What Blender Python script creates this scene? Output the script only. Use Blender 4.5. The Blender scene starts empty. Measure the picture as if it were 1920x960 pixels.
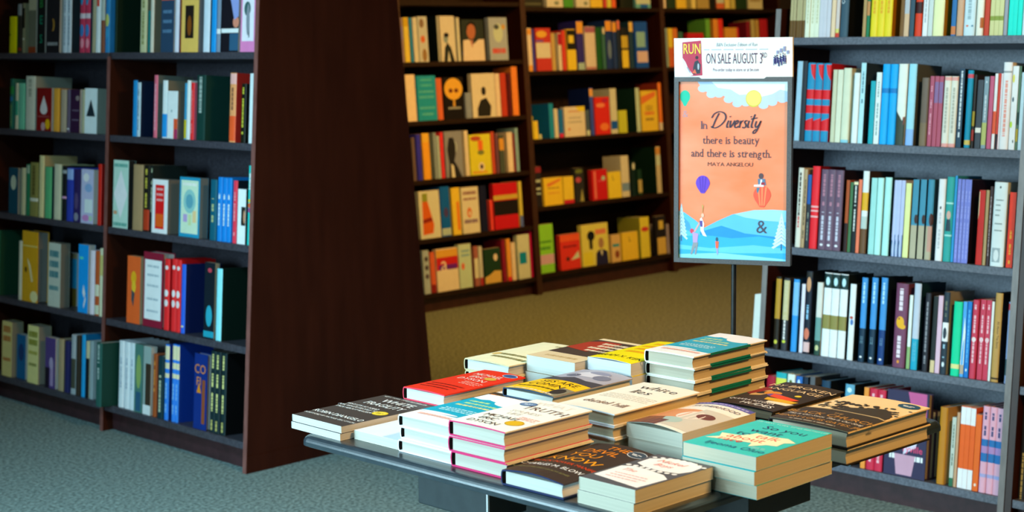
import bpy, bmesh, math, random
from mathutils import Matrix, Vector
from mathutils.geometry import tessellate_polygon
random.seed(7)
SC = bpy.context.scene
COL = SC.collection

# ---------------------------------------------------------------- camera, world, light, exposure
FPX, YAW, PITCH, ROLL, EYE = 3052.8, math.radians(44.781), math.radians(7.559), math.radians(-0.6296), 1.45
fw = Vector((math.cos(YAW)*math.cos(PITCH), math.sin(YAW)*math.cos(PITCH), -math.sin(PITCH)))
r0 = Vector((math.sin(YAW), -math.cos(YAW), 0)); u0 = r0.cross(fw)
rt = r0*math.cos(ROLL)+u0*math.sin(ROLL); up = -r0*math.sin(ROLL)+u0*math.cos(ROLL)
cam = bpy.data.objects.new('camera', bpy.data.cameras.new('camera'))
COL.objects.link(cam)
cam.matrix_world = Matrix(((rt.x, up.x, -fw.x, 0), (rt.y, up.y, -fw.y, 0), (rt.z, up.z, -fw.z, EYE), (0, 0, 0, 1)))
cam.data.sensor_width = 36; cam.data.lens = FPX/1920*36
cam.data.clip_start = .05; cam.data.clip_end = 60
cam.data.dof.use_dof = True; cam.data.dof.focus_distance = 3.25; cam.data.dof.aperture_fstop = 5.8
SC.camera = cam

SC.view_settings.view_transform = 'Standard'
try: SC.view_settings.look = 'None'
except Exception: pass
SC.view_settings.gamma = 1; SC.view_settings.use_curve_mapping = False
SC.view_settings.exposure = 0.0

W = bpy.data.worlds.new('world'); SC.world = W; W.use_nodes = True
W.node_tree.nodes['Background'].inputs[0].default_value = (.55, .75, 1, 1)
W.node_tree.nodes['Background'].inputs[1].default_value = .12

def area(name, loc, aim, sx, sy, power, color, spread=180):
    l = bpy.data.lights.new(name, 'AREA'); l.shape = 'RECTANGLE'; l.size = sx; l.size_y = sy
    l.energy = power; l.color = color; l.spread = math.radians(spread)
    o = bpy.data.objects.new(name, l); COL.objects.link(o); o.location = loc
    o.rotation_euler = (Vector(aim)-Vector(loc)).to_track_quat('-Z', 'Y').to_euler()
    return o
# daylight through the shop window in the left wall; warm ceiling lamps carry their own light below
area('window_daylight', (-3.42, 4.30, 1.95), (3.2, 3.2, .7), 6.1, 2.0, 575, (.55, .87, 1.0), 150)

# ---------------------------------------------------------------- helpers
def lin(c): return c/12.92 if c <= .04045 else ((c+.055)/1.055)**2.4
def hexlin(h): return tuple(lin(int(h[i:i+2], 16)/255) for i in (0, 2, 4))
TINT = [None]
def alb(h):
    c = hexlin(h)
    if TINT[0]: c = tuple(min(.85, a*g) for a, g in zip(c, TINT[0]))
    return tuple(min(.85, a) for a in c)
MATS = {}
def mat(h, rough=.5, metal=0, spec=.22, key=''):
    k = (h, rough, metal, spec, key, TINT[0])
    if k in MATS: return MATS[k]
    m = bpy.data.materials.new('print_'+h); m.use_nodes = True
    nt = m.node_tree; b = nt.nodes['Principled BSDF']
    c = alb(h)
    b.inputs['Roughness'].default_value = rough; b.inputs['Metallic'].default_value = metal
    b.inputs['Specular IOR Level'].default_value = spec
    n = nt.nodes.new('ShaderNodeTexNoise'); n.inputs['Scale'].default_value = 35
    mx = nt.nodes.new('ShaderNodeMix'); mx.data_type = 'RGBA'
    mx.inputs[6].default_value = (*[v*.93 for v in c], 1); mx.inputs[7].default_value = (*[min(1, v*1.06) for v in c], 1)
    tc = nt.nodes.new('ShaderNodeTexCoord'); nt.links.new(tc.outputs['Object'], n.inputs['Vector'])
    nt.links.new(n.outputs['Fac'], mx.inputs[0]); nt.links.new(mx.outputs[2], b.inputs['Base Color'])
    MATS[k] = m; return m
def paper(h, name='page_edges'):
    k = ('paper', h, TINT[0])
    if k in MATS: return MATS[k]
    m = bpy.data.materials.new(name); m.use_nodes = True
    nt = m.node_tree; b = nt.nodes['Principled BSDF']; b.inputs['Roughness'].default_value = .8
    b.inputs['Specular IOR Level'].default_value = .1
    tc = nt.nodes.new('ShaderNodeTexCoord'); mp = nt.nodes.new('ShaderNodeMapping')
    mp.inputs['Scale'].default_value = (6, 6, 1400)
    n = nt.nodes.new('ShaderNodeTexNoise'); n.inputs['Scale'].default_value = 1; n.inputs['Detail'].default_value = 2
    nt.links.new(tc.outputs['Object'], mp.inputs[0]); nt.links.new(mp.outputs[0], n.inputs['Vector'])
    c = alb(h); mg = sum(c)/3; c = [(v*.5+mg*.5)*.66 for v in c]; mx = nt.nodes.new('ShaderNodeMix'); mx.data_type = 'RGBA'
    mx.inputs[6].default_value = (*[v*.78 for v in c], 1); mx.inputs[7].default_value = (*[min(.95, v*1.15) for v in c], 1)
    nt.links.new(n.outputs['Fac'], mx.inputs[0]); nt.links.new(mx.outputs[2], b.inputs['Base Color'])
    MATS[k] = m; return m
def surface(name, c1, c2, scale=(1, 1, 1), nscale=8, rough=.5, bump=0, bscale=None, spec=.5, detail=4, coord='Object', rough2=None):
    m = bpy.data.materials.new(name); m.use_nodes = True
    nt = m.node_tree; b = nt.nodes['Principled BSDF']; b.inputs['Roughness'].default_value = rough
    b.inputs['Specular IOR Level'].default_value = spec
    tc = nt.nodes.new('ShaderNodeTexCoord'); mp = nt.nodes.new('ShaderNodeMapping'); mp.inputs['Scale'].default_value = scale
    n = nt.nodes.new('ShaderNodeTexNoise'); n.inputs['Scale'].default_value = nscale; n.inputs['Detail'].default_value = detail
    nt.links.new(tc.outputs[coord], mp.inputs[0]); nt.links.new(mp.outputs[0], n.inputs['Vector'])
    r = nt.nodes.new('ShaderNodeValToRGB'); r.color_ramp.elements[0].position = .35; r.color_ramp.elements[1].position = .65
    r.color_ramp.elements[0].color = (*c1, 1); r.color_ramp.elements[1].color = (*c2, 1)
    nt.links.new(n.outputs['Fac'], r.inputs[0]); nt.links.new(r.outputs[0], b.inputs['Base Color'])
    if bump:
        n2 = nt.nodes.new('ShaderNodeTexNoise'); n2.inputs['Scale'].default_value = bscale or nscale*4; n2.inputs['Detail'].default_value = 3
        nt.links.new(mp.outputs[0], n2.inputs['Vector'])
        bp = nt.nodes.new('ShaderNodeBump'); bp.inputs['Strength'].default_value = bump; bp.inputs['Distance'].default_value = .004
        nt.links.new(n2.outputs['Fac'], bp.inputs['Height']); nt.links.new(bp.outputs[0], b.inputs['Normal'])
    return m

M_WOOD = surface('dark_mahogany', (.030, .0065, .0028), (.040, .0090, .0040), (1, 1, .12), 22, .5, .08, 300, .12)
M_EDGE = surface('worn_wood_edge', (.16, .060, .050), (.22, .085, .072), (1, 1, .3), 60, .42, .1, 300)
M_SHELF = surface('dark_shelf_laminate', (.056, .062, .084), (.105, .114, .150), (1, 1, 1), 130, .36, .25, 500)
M_GREY = surface('worn_grey_edge', (.16, .145, .14), (.21, .19, .18), (1, 1, .3), 60, .42, .1, 300)
M_BROWN = surface('brown_edge', (.030, .014, .010), (.045, .020, .014), (1, 1, .3), 60, .5)
M_DARKSHELF = surface('near_black_shelf', (.012, .007, .005), (.020, .011, .008), (1, 1, 1), 60, .5, .1, 300, .2)
M_SHELFL = surface('dark_shelf_boards', (.034, .032, .042), (.070, .068, .086), (1, 1, 1), 130, .36, .25, 500)
M_CARPET = surface('carpet_pile', (.10, .145, .140), (.29, .41, .40), (1, 1, 1), 85, .95, .9, 420, .05, 8)
M_WALL = surface('painted_wall', (.16, .13, .10), (.18, .15, .11), nscale=3, rough=.9)
M_CEIL = surface('ceiling_tiles', (.30, .27, .22), (.34, .31, .25), nscale=20, rough=.95)
M_TABLE = surface('black_laminate', (.016, .015, .015), (.030, .027, .025), nscale=60, rough=.27, bump=.03, bscale=400, spec=.6)
M_RIM = surface('moulded_table_rim', (.012, .020, .028), (.020, .030, .040), nscale=50, rough=.25, bump=.02, bscale=300, spec=1.0)
M_APRON = surface('powder_coated_panel', (.014, .022, .026), (.020, .030, .034), nscale=40, rough=.5)
M_BLACK = surface('black_metal', (.006, .006, .006), (.012, .012, .012), nscale=60, rough=.4)
M_STEEL = surface('brushed_steel', (.42, .43, .44), (.6, .61, .62), (1, 1, .1), 200, .3)
M_FRAME = surface('pewter_frame', (.045, .045, .047), (.085, .085, .087), nscale=500, rough=.38, bump=.1, bscale=900)
M_FRAMEB = surface('frame_inside', (.01, .01, .01), (.014, .012, .012), nscale=50, rough=.5)

def tag(o, label=None, cat=None, group=None, kind=None):
    if label: o['label'] = label
    if cat: o['category'] = cat
    if group: o['group'] = group
    if kind: o['kind'] = kind
    return o
def empty(name, M=Matrix(), **k):
    o = bpy.data.objects.new(name, None); COL.objects.link(o); o.matrix_world = M; o.empty_display_size = .05
    return tag(o, **k)
class MB:
    """collects faces with material slots and links them as one mesh object"""
    def __init__(s): s.v = []; s.f = []; s.m = []; s.mats = []
    def slot(s, m):
        if m not in s.mats: s.mats.append(m)
        return s.mats.index(m)
    def face(s, pts, m):
        b = len(s.v); s.v += [tuple(p) for p in pts]; s.f.append(tuple(range(b, b+len(pts)))); s.m.append(s.slot(m))
    def mesh(s, vs, fs, m):
        b = len(s.v); s.v += [tuple(p) for p in vs]; i = s.slot(m)
        for f in fs: s.f.append(tuple(b+k for k in f)); s.m.append(i)
    def prism(s, poly, vec, m, mcap=None):
        """poly: 3d points of one end, swept by vec"""
        n = len(poly); P = [Vector(p) for p in poly]; Q = [p+Vector(vec) for p in P]
        s.mesh(P+Q, [(i, (i+1) % n, n+(i+1) % n, n+i) for i in range(n)], m)
        s.mesh(P, [tuple(range(n))[::-1]], mcap or m); s.mesh(Q, [tuple(range(n))], mcap or m)
    def box(s, o, a, b, c, m):
        """corner o and three edge vectors"""
        o, a, b, c = map(Vector, (o, a, b, c)); s.prism([o, o+a, o+a+b, o+b], c, m)
    def cyl(s, p0, p1, r0, r1, m, n=24):
        p0, p1 = Vector(p0), Vector(p1); d = (p1-p0).normalized(); x = d.orthogonal().normalized(); y = d.cross(x)
        A = [p0+(x*math.cos(t)+y*math.sin(t))*r0 for t in [i*2*math.pi/n for i in range(n)]]
        B = [p1+(x*math.cos(t)+y*math.sin(t))*r1 for t in [i*2*math.pi/n for i in range(n)]]
        s.mesh(A+B, [(i, (i+1) % n, n+(i+1) % n, n+i) for i in range(n)], m); s.mesh(A, [tuple(range(n))[::-1]], m); s.mesh(B, [tuple(range(n))], m)
    def build(s, name, parent=None, bevel=0, fix=True):
        me = bpy.data.meshes.new(name); me.from_pydata(s.v, [], s.f)
        for m in s.mats: me.materials.append(m)
        me.polygons.foreach_set('material_index', s.m)
        if fix or bevel:
            bm = bmesh.new(); bm.from_mesh(me)
            if bevel: bmesh.ops.remove_doubles(bm, verts=bm.verts, dist=1e-6)
            bmesh.ops.recalc_face_normals(bm, faces=bm.faces); bm.to_mesh(me); bm.free()
        o = bpy.data.objects.new(name, me); COL.objects.link(o)
        if parent: o.parent = parent
        if bevel:
            md = o.modifiers.new('bevel', 'BEVEL'); md.width = bevel; md.segments = 3; md.limit_method = 'ANGLE'
        return o

# ---------------------------------------------------------------- lettering
_T = {}
def glyphs(s, shear=0):
    k = (s, shear)
    if k not in _T:
        c = bpy.data.curves.new('letters', 'FONT'); c.body = s; c.size = 1; c.resolution_u = 2; c.shear = shear
        o = bpy.data.objects.new('letters', c); m = o.to_mesh()
        vs = [(v.co.x, v.co.y) for v in m.vertices]; fs = [tuple(p.vertices) for p in m.polygons]
        o.to_mesh_clear(); bpy.data.objects.remove(o); bpy.data.curves.remove(c)
        _T[k] = (vs, fs)
    return _T[k]
SERIF = {'a': 'br', 'b': 'al', 'd': 'ar br', 'e': '', 'f': 'bl', 'g': '', 'h': 'al bl br', 'i': 'xl bc', 'k': 'al bl br', 'l': 'al bc', 'm': 'xl bl bm br',
         'n': 'xl bl br', 'p': 'xl', 'r': 'xl bl', 's': '', 't': '', 'u': 'xl xr br', 'y': 'xl xr', 'w': 'xl xr',
         'I': 'tc bc', 'T': 'bc', 'H': 'tl tr bl br', 'M': 'tl tr bl br', 'A': 'bl br', 'N': 'tl tr bl', 'Y': 'tl tr bc', 'E': '', 'D': '', 'R': 'bl br', 'L': 'tl', 'U': 'tl tr', 'W': 'tl tr', 'K': 'tl tr bl br', 'C': '', 'X': 'tl tr bl br'}
def lettering(s, serif=False, shear=0, gap=.07, narrow=1):
    """2d verts/faces; height of capitals is about .7"""
    if not serif:
        vs, fs = glyphs(s, shear); return [(x*narrow, y) for x, y in vs], fs
    V = []; Fc = []; x = 0
    for ch in s:
        if ch == ' ': x += .27; continue
        vs, fs = glyphs(ch)
        if not vs: x += .2; continue
        a = min(v[0] for v in vs); b = max(v[0] for v in vs); sc = narrow
        base = len(V); V += [((v[0]-a)*sc+x, v[1]) for v in vs]; Fc += [tuple(base+i for i in f) for f in fs]
        wd = (b-a)*sc
        for t in SERIF.get(ch, '').split():
            y = {'b': 0, 'x': .53, 'a': .73, 't': .70}[t[0]]; cx = {'l': .045, 'r': wd-.045, 'c': wd/2, 'm': wd/2}[t[1]]
            k = len(V); hw = .10; y1 = y+.035 if t[0] == 'b' else y-.0; y0 = y if t[0] == 'b' else y-.035
            V += [(x+cx-hw, y0), (x+cx+hw, y0), (x+cx+hw, y1), (x+cx-hw, y1)]; Fc.append((k, k+1, k+2, k+3))
        x += wd+gap
    return V, Fc

# ---------------------------------------------------------------- books
# a book lies in its own frame: x from spine to fore edge, y from tail to head, z through the pages, front cover on top
def clip(P, k, lo):
    out = []
    for a, b in zip(P, P[1:]+P[:1]):
        ia, ib = (a[0] >= k) == lo or a[0] == k, (b[0] >= k) == lo or b[0] == k
        if ia: out.append(a)
        if ia != ib:
            q = (k-a[0])/(b[0]-a[0]); out.append((k, a[1]+(b[1]-a[1])*q))
    return out
def art(mb, ops, point, W_, H_, eps=.0003, strips=1):
    """draw printed shapes on a cover; point(u, v, lift) gives the 3d spot"""
    def poly(P, e, h):
        P = [tuple(p) for p in P]
        if strips == 1: mb.face([point(u, v, e) for u, v in P], mat(h)); return
        for tri in tessellate_polygon([[Vector((u, v, 0)) for u, v in P]]):
            T = [P[i] for i in tri]
            if (T[1][0]-T[0][0])*(T[2][1]-T[0][1])-(T[1][1]-T[0][1])*(T[2][0]-T[0][0]) < 0: T = T[::-1]
            for j in range(strips):
                a, b = j/strips, (j+1)/strips
                Q = clip(T, a, True) if j else T
                if len(Q) > 2 and j < strips-1: Q = clip(Q, b, False)
                if len(Q) > 2: mb.face([point(u, v, e) for u, v in Q], mat(h))
    for i, op in enumerate(ops):
        e = eps+i*min(.00003, .0010/max(1, len(ops))); k = op[0]
        if k == 'r':
            u0, u1, v0, v1, h = op[1:6]; n = 10
            for j in range(n):
                a = u0+(u1-u0)*j/n; b = u0+(u1-u0)*(j+1)/n
                mb.face([point(a, v0, e), point(b, v0, e), point(b, v1, e), point(a, v1, e)], mat(h))
        elif k == 'e':
            u, v, ru, rv, h = op[1:6]; n = 28
            poly([(u+ru*math.cos(t), v+rv*math.sin(t)) for t in [j*2*math.pi/n for j in range(n)]], e, h)
        elif k == 'p':
            poly(op[1], e, op[2])
        elif k == 't':      # text, u, v, size (fraction of cover height), hex, align, rot, serif, shear, narrow
            _, s, u, v, size, h = op[:6]; o = dict(al='c', rot=0, serif=False, shear=0, narrow=1); o.update(op[6] if len(op) > 6 else {})
            vs, fs = lettering(s, o['serif'], o['shear'], narrow=o['narrow'])
            if not vs: continue
            xa = min(a for a, b in vs); xb = max(a for a, b in vs); off = {'c': (xa+xb)/2, 'l': xa, 'r': xb}[o['al']]
            S = size*H_; c, sn = math.cos(o['rot']), math.sin(o['rot'])
            pts = []
            for a, b in vs:
                a = (a-off)*S; b = b*S
                pts.append(point(u+(a*c-b*sn)/W_, v+(a*sn+b*c)/H_, e))
            mb.mesh(pts, fs, mat(h))
        elif k == 'w':      # a column of small marks standing for unreadable type: u, v0, v1, hex, width fraction
            _, u, v0, v1, h, wf = op; R = random.Random(int(v0*1000)+int(h, 16)); y = v0
            while y < v1-.012:
                l = min(R.uniform(.02, .075), v1-y)
                if R.random() < .85: mb.face([point(u-wf/2, y, e), point(u+wf/2, y, e), point(u+wf/2, y+l-.009, e), point(u-wf/2, y+l-.009, e)], mat(h))
                y += l
        elif k == 'l':      # lines of small marks across: u0, u1, v, size, hex
            _, a0, a1, v, sz, h = op; R = random.Random(int(v*999)+int(a0*77)); x = a0
            while x < a1-.02:
                l = min(R.uniform(.04, .13), a1-x)
                mb.face([point(x, v, e), point(x+l-.018, v, e), point(x+l-.018, v+sz, e), point(x, v+sz, e)], mat(h)); x += l
def book(M, w, h, t, hard, front='ffffff', spine=None, back=None, edge=None, pages='e8dfc8', fops=(), sops=(), lift=0, name=None, curl=0, fore=None, **tags):
    spine = spine or front; back = back or front
    root = empty(name or ('hardcover_book' if hard else 'paperback_book'), M, **tags)
    bt = .0024 if hard else .0005; bul = .0035 if hard else .0004
    bul = min(bul, t*.25)
    mf, ms, mk, me = mat(front), mat(spine), mat(back), mat(edge or back)
    mh = mat('2a1d18') if hard and t > .012 else me
    def fz(x):
        q = max(0, min(1, x/w)); return lift*math.sin(math.pi*q)+curl*max(0, q-.3)**2
    def bulge(z): return -bul*max(0.0, 1-((z-t/2)/(t/2))**2)**.5
    nb = 8; ns = 8
    out = [(w, 0), (.0, 0)]+[(bulge(t*j/ns), t*j/ns) for j in range(1, ns)]+[(0, t)]+[(w*j/nb, t+fz(w*j/nb)) for j in range(1, nb+1)]
    inn = [(w, bt), (bt, bt)]+[(bulge(t*j/ns)+bt, min(max(t*j/ns, bt), t-bt)) for j in range(1, ns)]+[(bt, t-bt)]+[(max(bt, w*j/nb), t+fz(w*j/nb)-bt) for j in range(1, nb+1)]
    n = len(out); mb = MB(); y0, y1 = 0, h
    mats_ = [mk]+[ms]*ns+[mf]*nb
    for i in range(n-1):
        (xa, za), (xb, zb) = out[i], out[i+1]; (ia, ja), (ib, jb) = inn[i], inn[i+1]
        mb.face([(xa, y0, za), (xa, y1, za), (xb, y1, zb), (xb, y0, zb)], mats_[i])
        mb.face([(ia, y0, ja), (ib, y0, jb), (ib, y1, jb), (ia, y1, ja)], mh if 1 <= i <= ns else me)
        for y, d in ((y0, 1), (y1, -1)):
            q = [(xa, y, za), (xb, y, zb), (ib, y, jb), (ia, y, ja)]
            mb.face(q if d > 0 else q[::-1], me)
    for i in (0, n-1):
        mb.face([(out[i][0], y0, out[i][1]), (out[i][0], y1, out[i][1]), (inn[i][0], y1, inn[i][1]), (inn[i][0], y0, inn[i][1])], mf if i else mk)
    art(mb, fops, lambda u, v, e: (u*w, v*h, t+fz(u*w)+e), w, h, strips=10 if lift else 1)
    if fore:
        z1 = t+fz(w)
        for zz, hh in ((z1, .0045), (.0045, .0045)):
            mb.box((w-.001, fore[0]*h, zz-hh), (.0016, 0, 0), (0, (fore[1]-fore[0])*h, 0), (0, 0, hh), mat(fore[2]))
    # the spine art: u runs across the spine as seen when the book stands, from the back cover to the front cover
    art(mb, sops, lambda u, v, e: (bulge(u*t)-e, v*h, u*t), t, h, strips=8 if hard else 1)
    mb.build('cover', root, fix=False)
    pb = MB(); ins = .003 if hard else 0.0002; x1 = w-(.004 if hard else .0003); mp = paper(pages)
    zt = t-bt-.0001; zb_ = bt+.0001
    ring = []
    for z in (zb_, zb_+(zt-zb_)*.5, zt):
        q = (z-zb_)/(zt-zb_)*2-1; cv = .0022*(1-q*q) if hard else 0      # a hardcover's fore edge is hollow
        x0 = .0055 if hard and t > .012 else bt+.0005
        ring.append([(x0, ins, z), (x1-cv, ins, z), (x1-cv, h-ins, z), (x0, h-ins, z)])
    for a, b in zip(ring, ring[1:]):
        for k in range(4): pb.face([a[k], a[(k+1) % 4], b[(k+1) % 4], b[k]], mp)
    pb.face(ring[0][::-1], mp); pb.face(ring[-1], mp)
    pb.build('page_block', root, fix=False)
    return root
def frame(o, x, y, z):
    o, x, y, z = map(Vector, (o, x, y, z))
    return Matrix(((x.x, y.x, z.x, o.x), (x.y, y.y, z.y, o.y), (x.z, y.z, z.z, o.z), (0, 0, 0, 1)))

# ---------------------------------------------------------------- the setting
def struct(name, mb, bevel=0): return tag(mb.build(name, bevel=bevel), kind='structure')
b = MB(); b.box((-3.6, -3, -.1), (15.6, 0, 0), (0, 11, 0), (0, 0, .1), M_CARPET); struct('floor', b)
b = MB(); b.box((-3.6, -3, 3.1), (15.6, 0, 0), (0, 11, 0), (0, 0, .1), M_CEIL); struct('ceiling', b)
b = MB(); b.box((-3.6, 7.9, 0), (15.6, 0, 0), (0, .1, 0), (0, 0, 3.1), M_WALL); struct('wall_back', b)
b = MB(); b.box((-3.6, -3.1, 0), (15.6, 0, 0), (0, .1, 0), (0, 0, 3.1), M_WALL); struct('wall_front', b)
b = MB(); b.box((12, -3, 0), (.1, 0, 0), (0, 11, 0), (0, 0, 3.1), M_WALL); struct('wall_right', b)
b = MB()       # left wall with the shop window opening
b.box((-3.6, -3, 0), (.1, 0, 0), (0, 4.1, 0), (0, 0, 3.1), M_WALL); b.box((-3.6, 7.5, 0), (.1, 0, 0), (0, .5, 0), (0, 0, 3.1), M_WALL)
b.box((-3.6, 1.1, 0), (.1, 0, 0), (0, 6.4, 0), (0, 0, .8), M_WALL); b.box((-3.6, 1.1, 2.95), (.1, 0, 0), (0, 6.4, 0), (0, 0, .15), M_WALL); struct('wall_left', b)
b = MB(); b.box((.70, 4.65, 0), (.12, 0, 0), (0, 3.25, 0), (0, 0, 3.1), M_WALL); struct('wall_partition', b)
b = MB()
for y in (1.1, 3.21, 5.33, 7.44): b.box((-3.62, y, .8), (.08, 0, 0), (0, .06, 0), (0, 0, 2.15), M_BLACK)
for z in (.8, 2.89): b.box((-3.62, 1.1, z), (.08, 0, 0), (0, 6.4, 0), (0, 0, .06), M_BLACK)
struct('window_1', b)

# ---------------------------------------------------------------- bookcases
LEAN = math.atan(.0736); CL, SL = math.cos(LEAN), math.sin(LEAN)
Z = Vector((0, 0, 1))
class Unit:
    def __init__(s, o, a, bk): s.o = Vector(o); s.a = Vector(a); s.bk = Vector(bk); s.t = s.bk*SL+Z*CL; s.n = s.bk*CL-Z*SL
    def P(s, al, t, d): return s.o+s.a*al+s.t*t+s.n*d
def project(p):
    q = p-Vector((0, 0, EYE)); k = q.dot(fw); return 960+FPX*q.dot(rt)/k, 480-FPX*q.dot(up)/k
def solve(fn, target, lo, hi):
    flo = fn(lo)
    for _ in range(40):
        m = (lo+hi)/2
        if (fn(m) < target) == (flo < target): lo = m
        else: hi = m
    return (lo+hi)/2
def post(mb, U, al, th, top, edge):
    """leaning upright: front edge follows the lean, back is plumb"""
    A = U.o+U.a*al; f0 = A; f1 = A+(U.bk*(SL/CL)+Z)*top
    bd = .305+.0736*top; b0 = A+U.bk*bd; b1 = b0+Z*top
    mb.prism([f0, b0, b1, f1], U.a*th, M_WOOD)
    e = .0012      # the worn banding on the front edge
    mb.prism([f0-U.bk*e, f0+U.bk*0, f1, f1-U.bk*e], U.a*th, edge)
def bookcase(name, U, bays, shelves, depth, top, label, edge_mat, cap=False, panels=True, band=None):
    """bays: list of (start, width); shelves: heights of the shelf tops along the lean, per bay"""
    root = empty(name, Matrix.Translation(U.o), label=label, cat='bookcase')
    inv = Matrix.Translation(-U.o)
    def part(mb, nm, bevel=0):
        mb.v = [tuple(inv @ Vector(v)) for v in mb.v]; o = mb.build(nm, root, bevel=bevel); return o
    th = .02
    ends = [bays[0][0]-th]+[s+w for s, w in bays]
    for i, al in enumerate(ends if panels else []):
        mb = MB(); tp = top[i] if isinstance(top, (list, tuple)) else top
        post(mb, U, al, th, tp, band or M_EDGE); part(mb, 'side_panel' if i in (0, len(ends)-1) else 'partition')
    for (s, w), hs in zip(bays, shelves):
        for k, h in enumerate(hs):
            mb = MB(); d1 = depth-.03-h*SL/CL*.0-.02
            d1 = min(d1, .285)
            mb.box(U.P(s+.0006, h-.024, .004), U.a*(w-.0012), U.n*(d1-.004), U.t*.024, edge_mat); part(mb, 'shelf', .0012)
        mb = MB(); tt = (hs[-1]+.0 if cap else (max(top) if isinstance(top, (list, tuple)) else top))
        mb.box(U.P(s+.0006, .01, .29), U.a*(w-.0012), U.n*.008, U.t*(tt/CL-.02), edge_mat); part(mb, 'back_panel')
        mb = MB(); mb.box(U.o+U.a*(s+.0006)+U.bk*.045, U.a*(w-.0012), U.bk*.018, Z*(hs[0]-.03), M_KICK); part(mb, 'kick_board')
    return root, part
M_KICK = surface('kick_board_mahogany', (.030, .010, .012), (.048, .016, .019), (1, 1, 1), 30, .5)

UL = Unit((3.177, 4.434, 0), (0, -1, 0), (1, 0, 0))      # left bookcase, along runs toward the right of the photo
UR = Unit((4.30, 3.135, 0), (0, -1, 0), (1, 0, 0))       # right bookcase
UR2 = Unit((4.302, 2.228, 0), (0, -1, 0), (1, 0, 0))     # its neighbour
UB = Unit((6.655, 6.38, 0), (1, 0, 0), (0, 1, 0))        # back wall row
ZL = [.104, .430, .775, .1118*10, 1.424]
ZB5 = [.104, .400, .715, 1.03, 1.343, 1.665]
ZBM = [.116, .501, .888, 1.276, 1.640]

# left bookcase: two bays each .89 wide; its end panel spans a double sided A frame
lb, lpart = bookcase('bookcase', UL, [(-1.82, .89), (-.91, .89)], [ZL+[1.74], ZL+[1.74]], .87, [2.2, 1.43, 2.2],
    'tall dark mahogany double sided bookcase at left with bare sloping end panel', M_SHELFL, panels=False)
def afr(al, th, top, nm, plinth=False):
    mb = MB(); A = UL.o+UL.a*al
    f0, f1 = A, A+UL.bk*(top*.0736)+Z*top
    g0, g1 = A+UL.bk*.873, A+UL.bk*(.873-top*.094)+Z*top
    mb.prism([f0, g0, g1, f1], UL.a*th, M_WOOD)
    e = .0015; mb.prism([f0-UL.bk*e, f0, f1, f1-UL.bk*e], UL.a*th, M_EDGE)
    o = lpart(mb, nm)
    if plinth:
        mb = MB(); mb.prism([A+UL.a*th, A+UL.a*th+UL.bk*.873, A+UL.a*th+UL.bk*.868+Z*.058, A+UL.a*th+UL.bk*.004+Z*.058], UL.a*.003, M_WOOD); lpart(mb, 'plinth')
afr(-1.84, .02, 2.2, 'side_panel'); afr(-.93, .02, 1.405, 'partition'); afr(-.02, .02, 2.2, 'end_panel', True)
for s in (-1.82, -.91):      # shelves of the far side
    for h in ZL+[1.74]:
        mb = MB(); mb.box(UL.o+UL.a*(s+.001)+UL.bk*(.60-h*.08)+Z*(h-.024), UL.a*.888, UL.bk*.255, Z*.024, M_SHELFL); lpart(mb, 'shelf')

bookcase('bookcase', UR, [(0, .865)], [ [.100, .435, .776, 1.120, 1.452] ], .33, [1.54, 1.405],
    'dark bookcase at right full of upright novels, grey blue shelf edges', M_SHELF, cap=True, band=M_GREY)
bookcase('bookcase', UR2, [(0, .86)], [[.100, .435, .776, 1.120, 1.452]], .33, 1.50,
    'bookcase cut off by the right edge of the photo', M_SHELF, cap=True, band=M_BROWN)
bookcase('bookcase', UB, [(-.925, .905)], [ZB5+[1.98]], .36, 2.2, 'narrow bookcase in back row, beside the bare end panel', M_DARKSHELF, band=M_BROWN)
UBm = Unit(UB.o, UB.a, UB.bk)
bookcase('bookcase', UBm, [(.021, 1.19)], [ZBM+[2.02]], .36, 2.2, 'wide bookcase in back row, left of the poster', M_DARKSHELF, band=M_BROWN)
bookcase('bookcase', UBm, [(1.252, 1.20)], [ZBM+[2.02]], .36, 2.2, 'wide bookcase in back row, partly behind the poster', M_DARKSHELF, band=M_BROWN)

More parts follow.
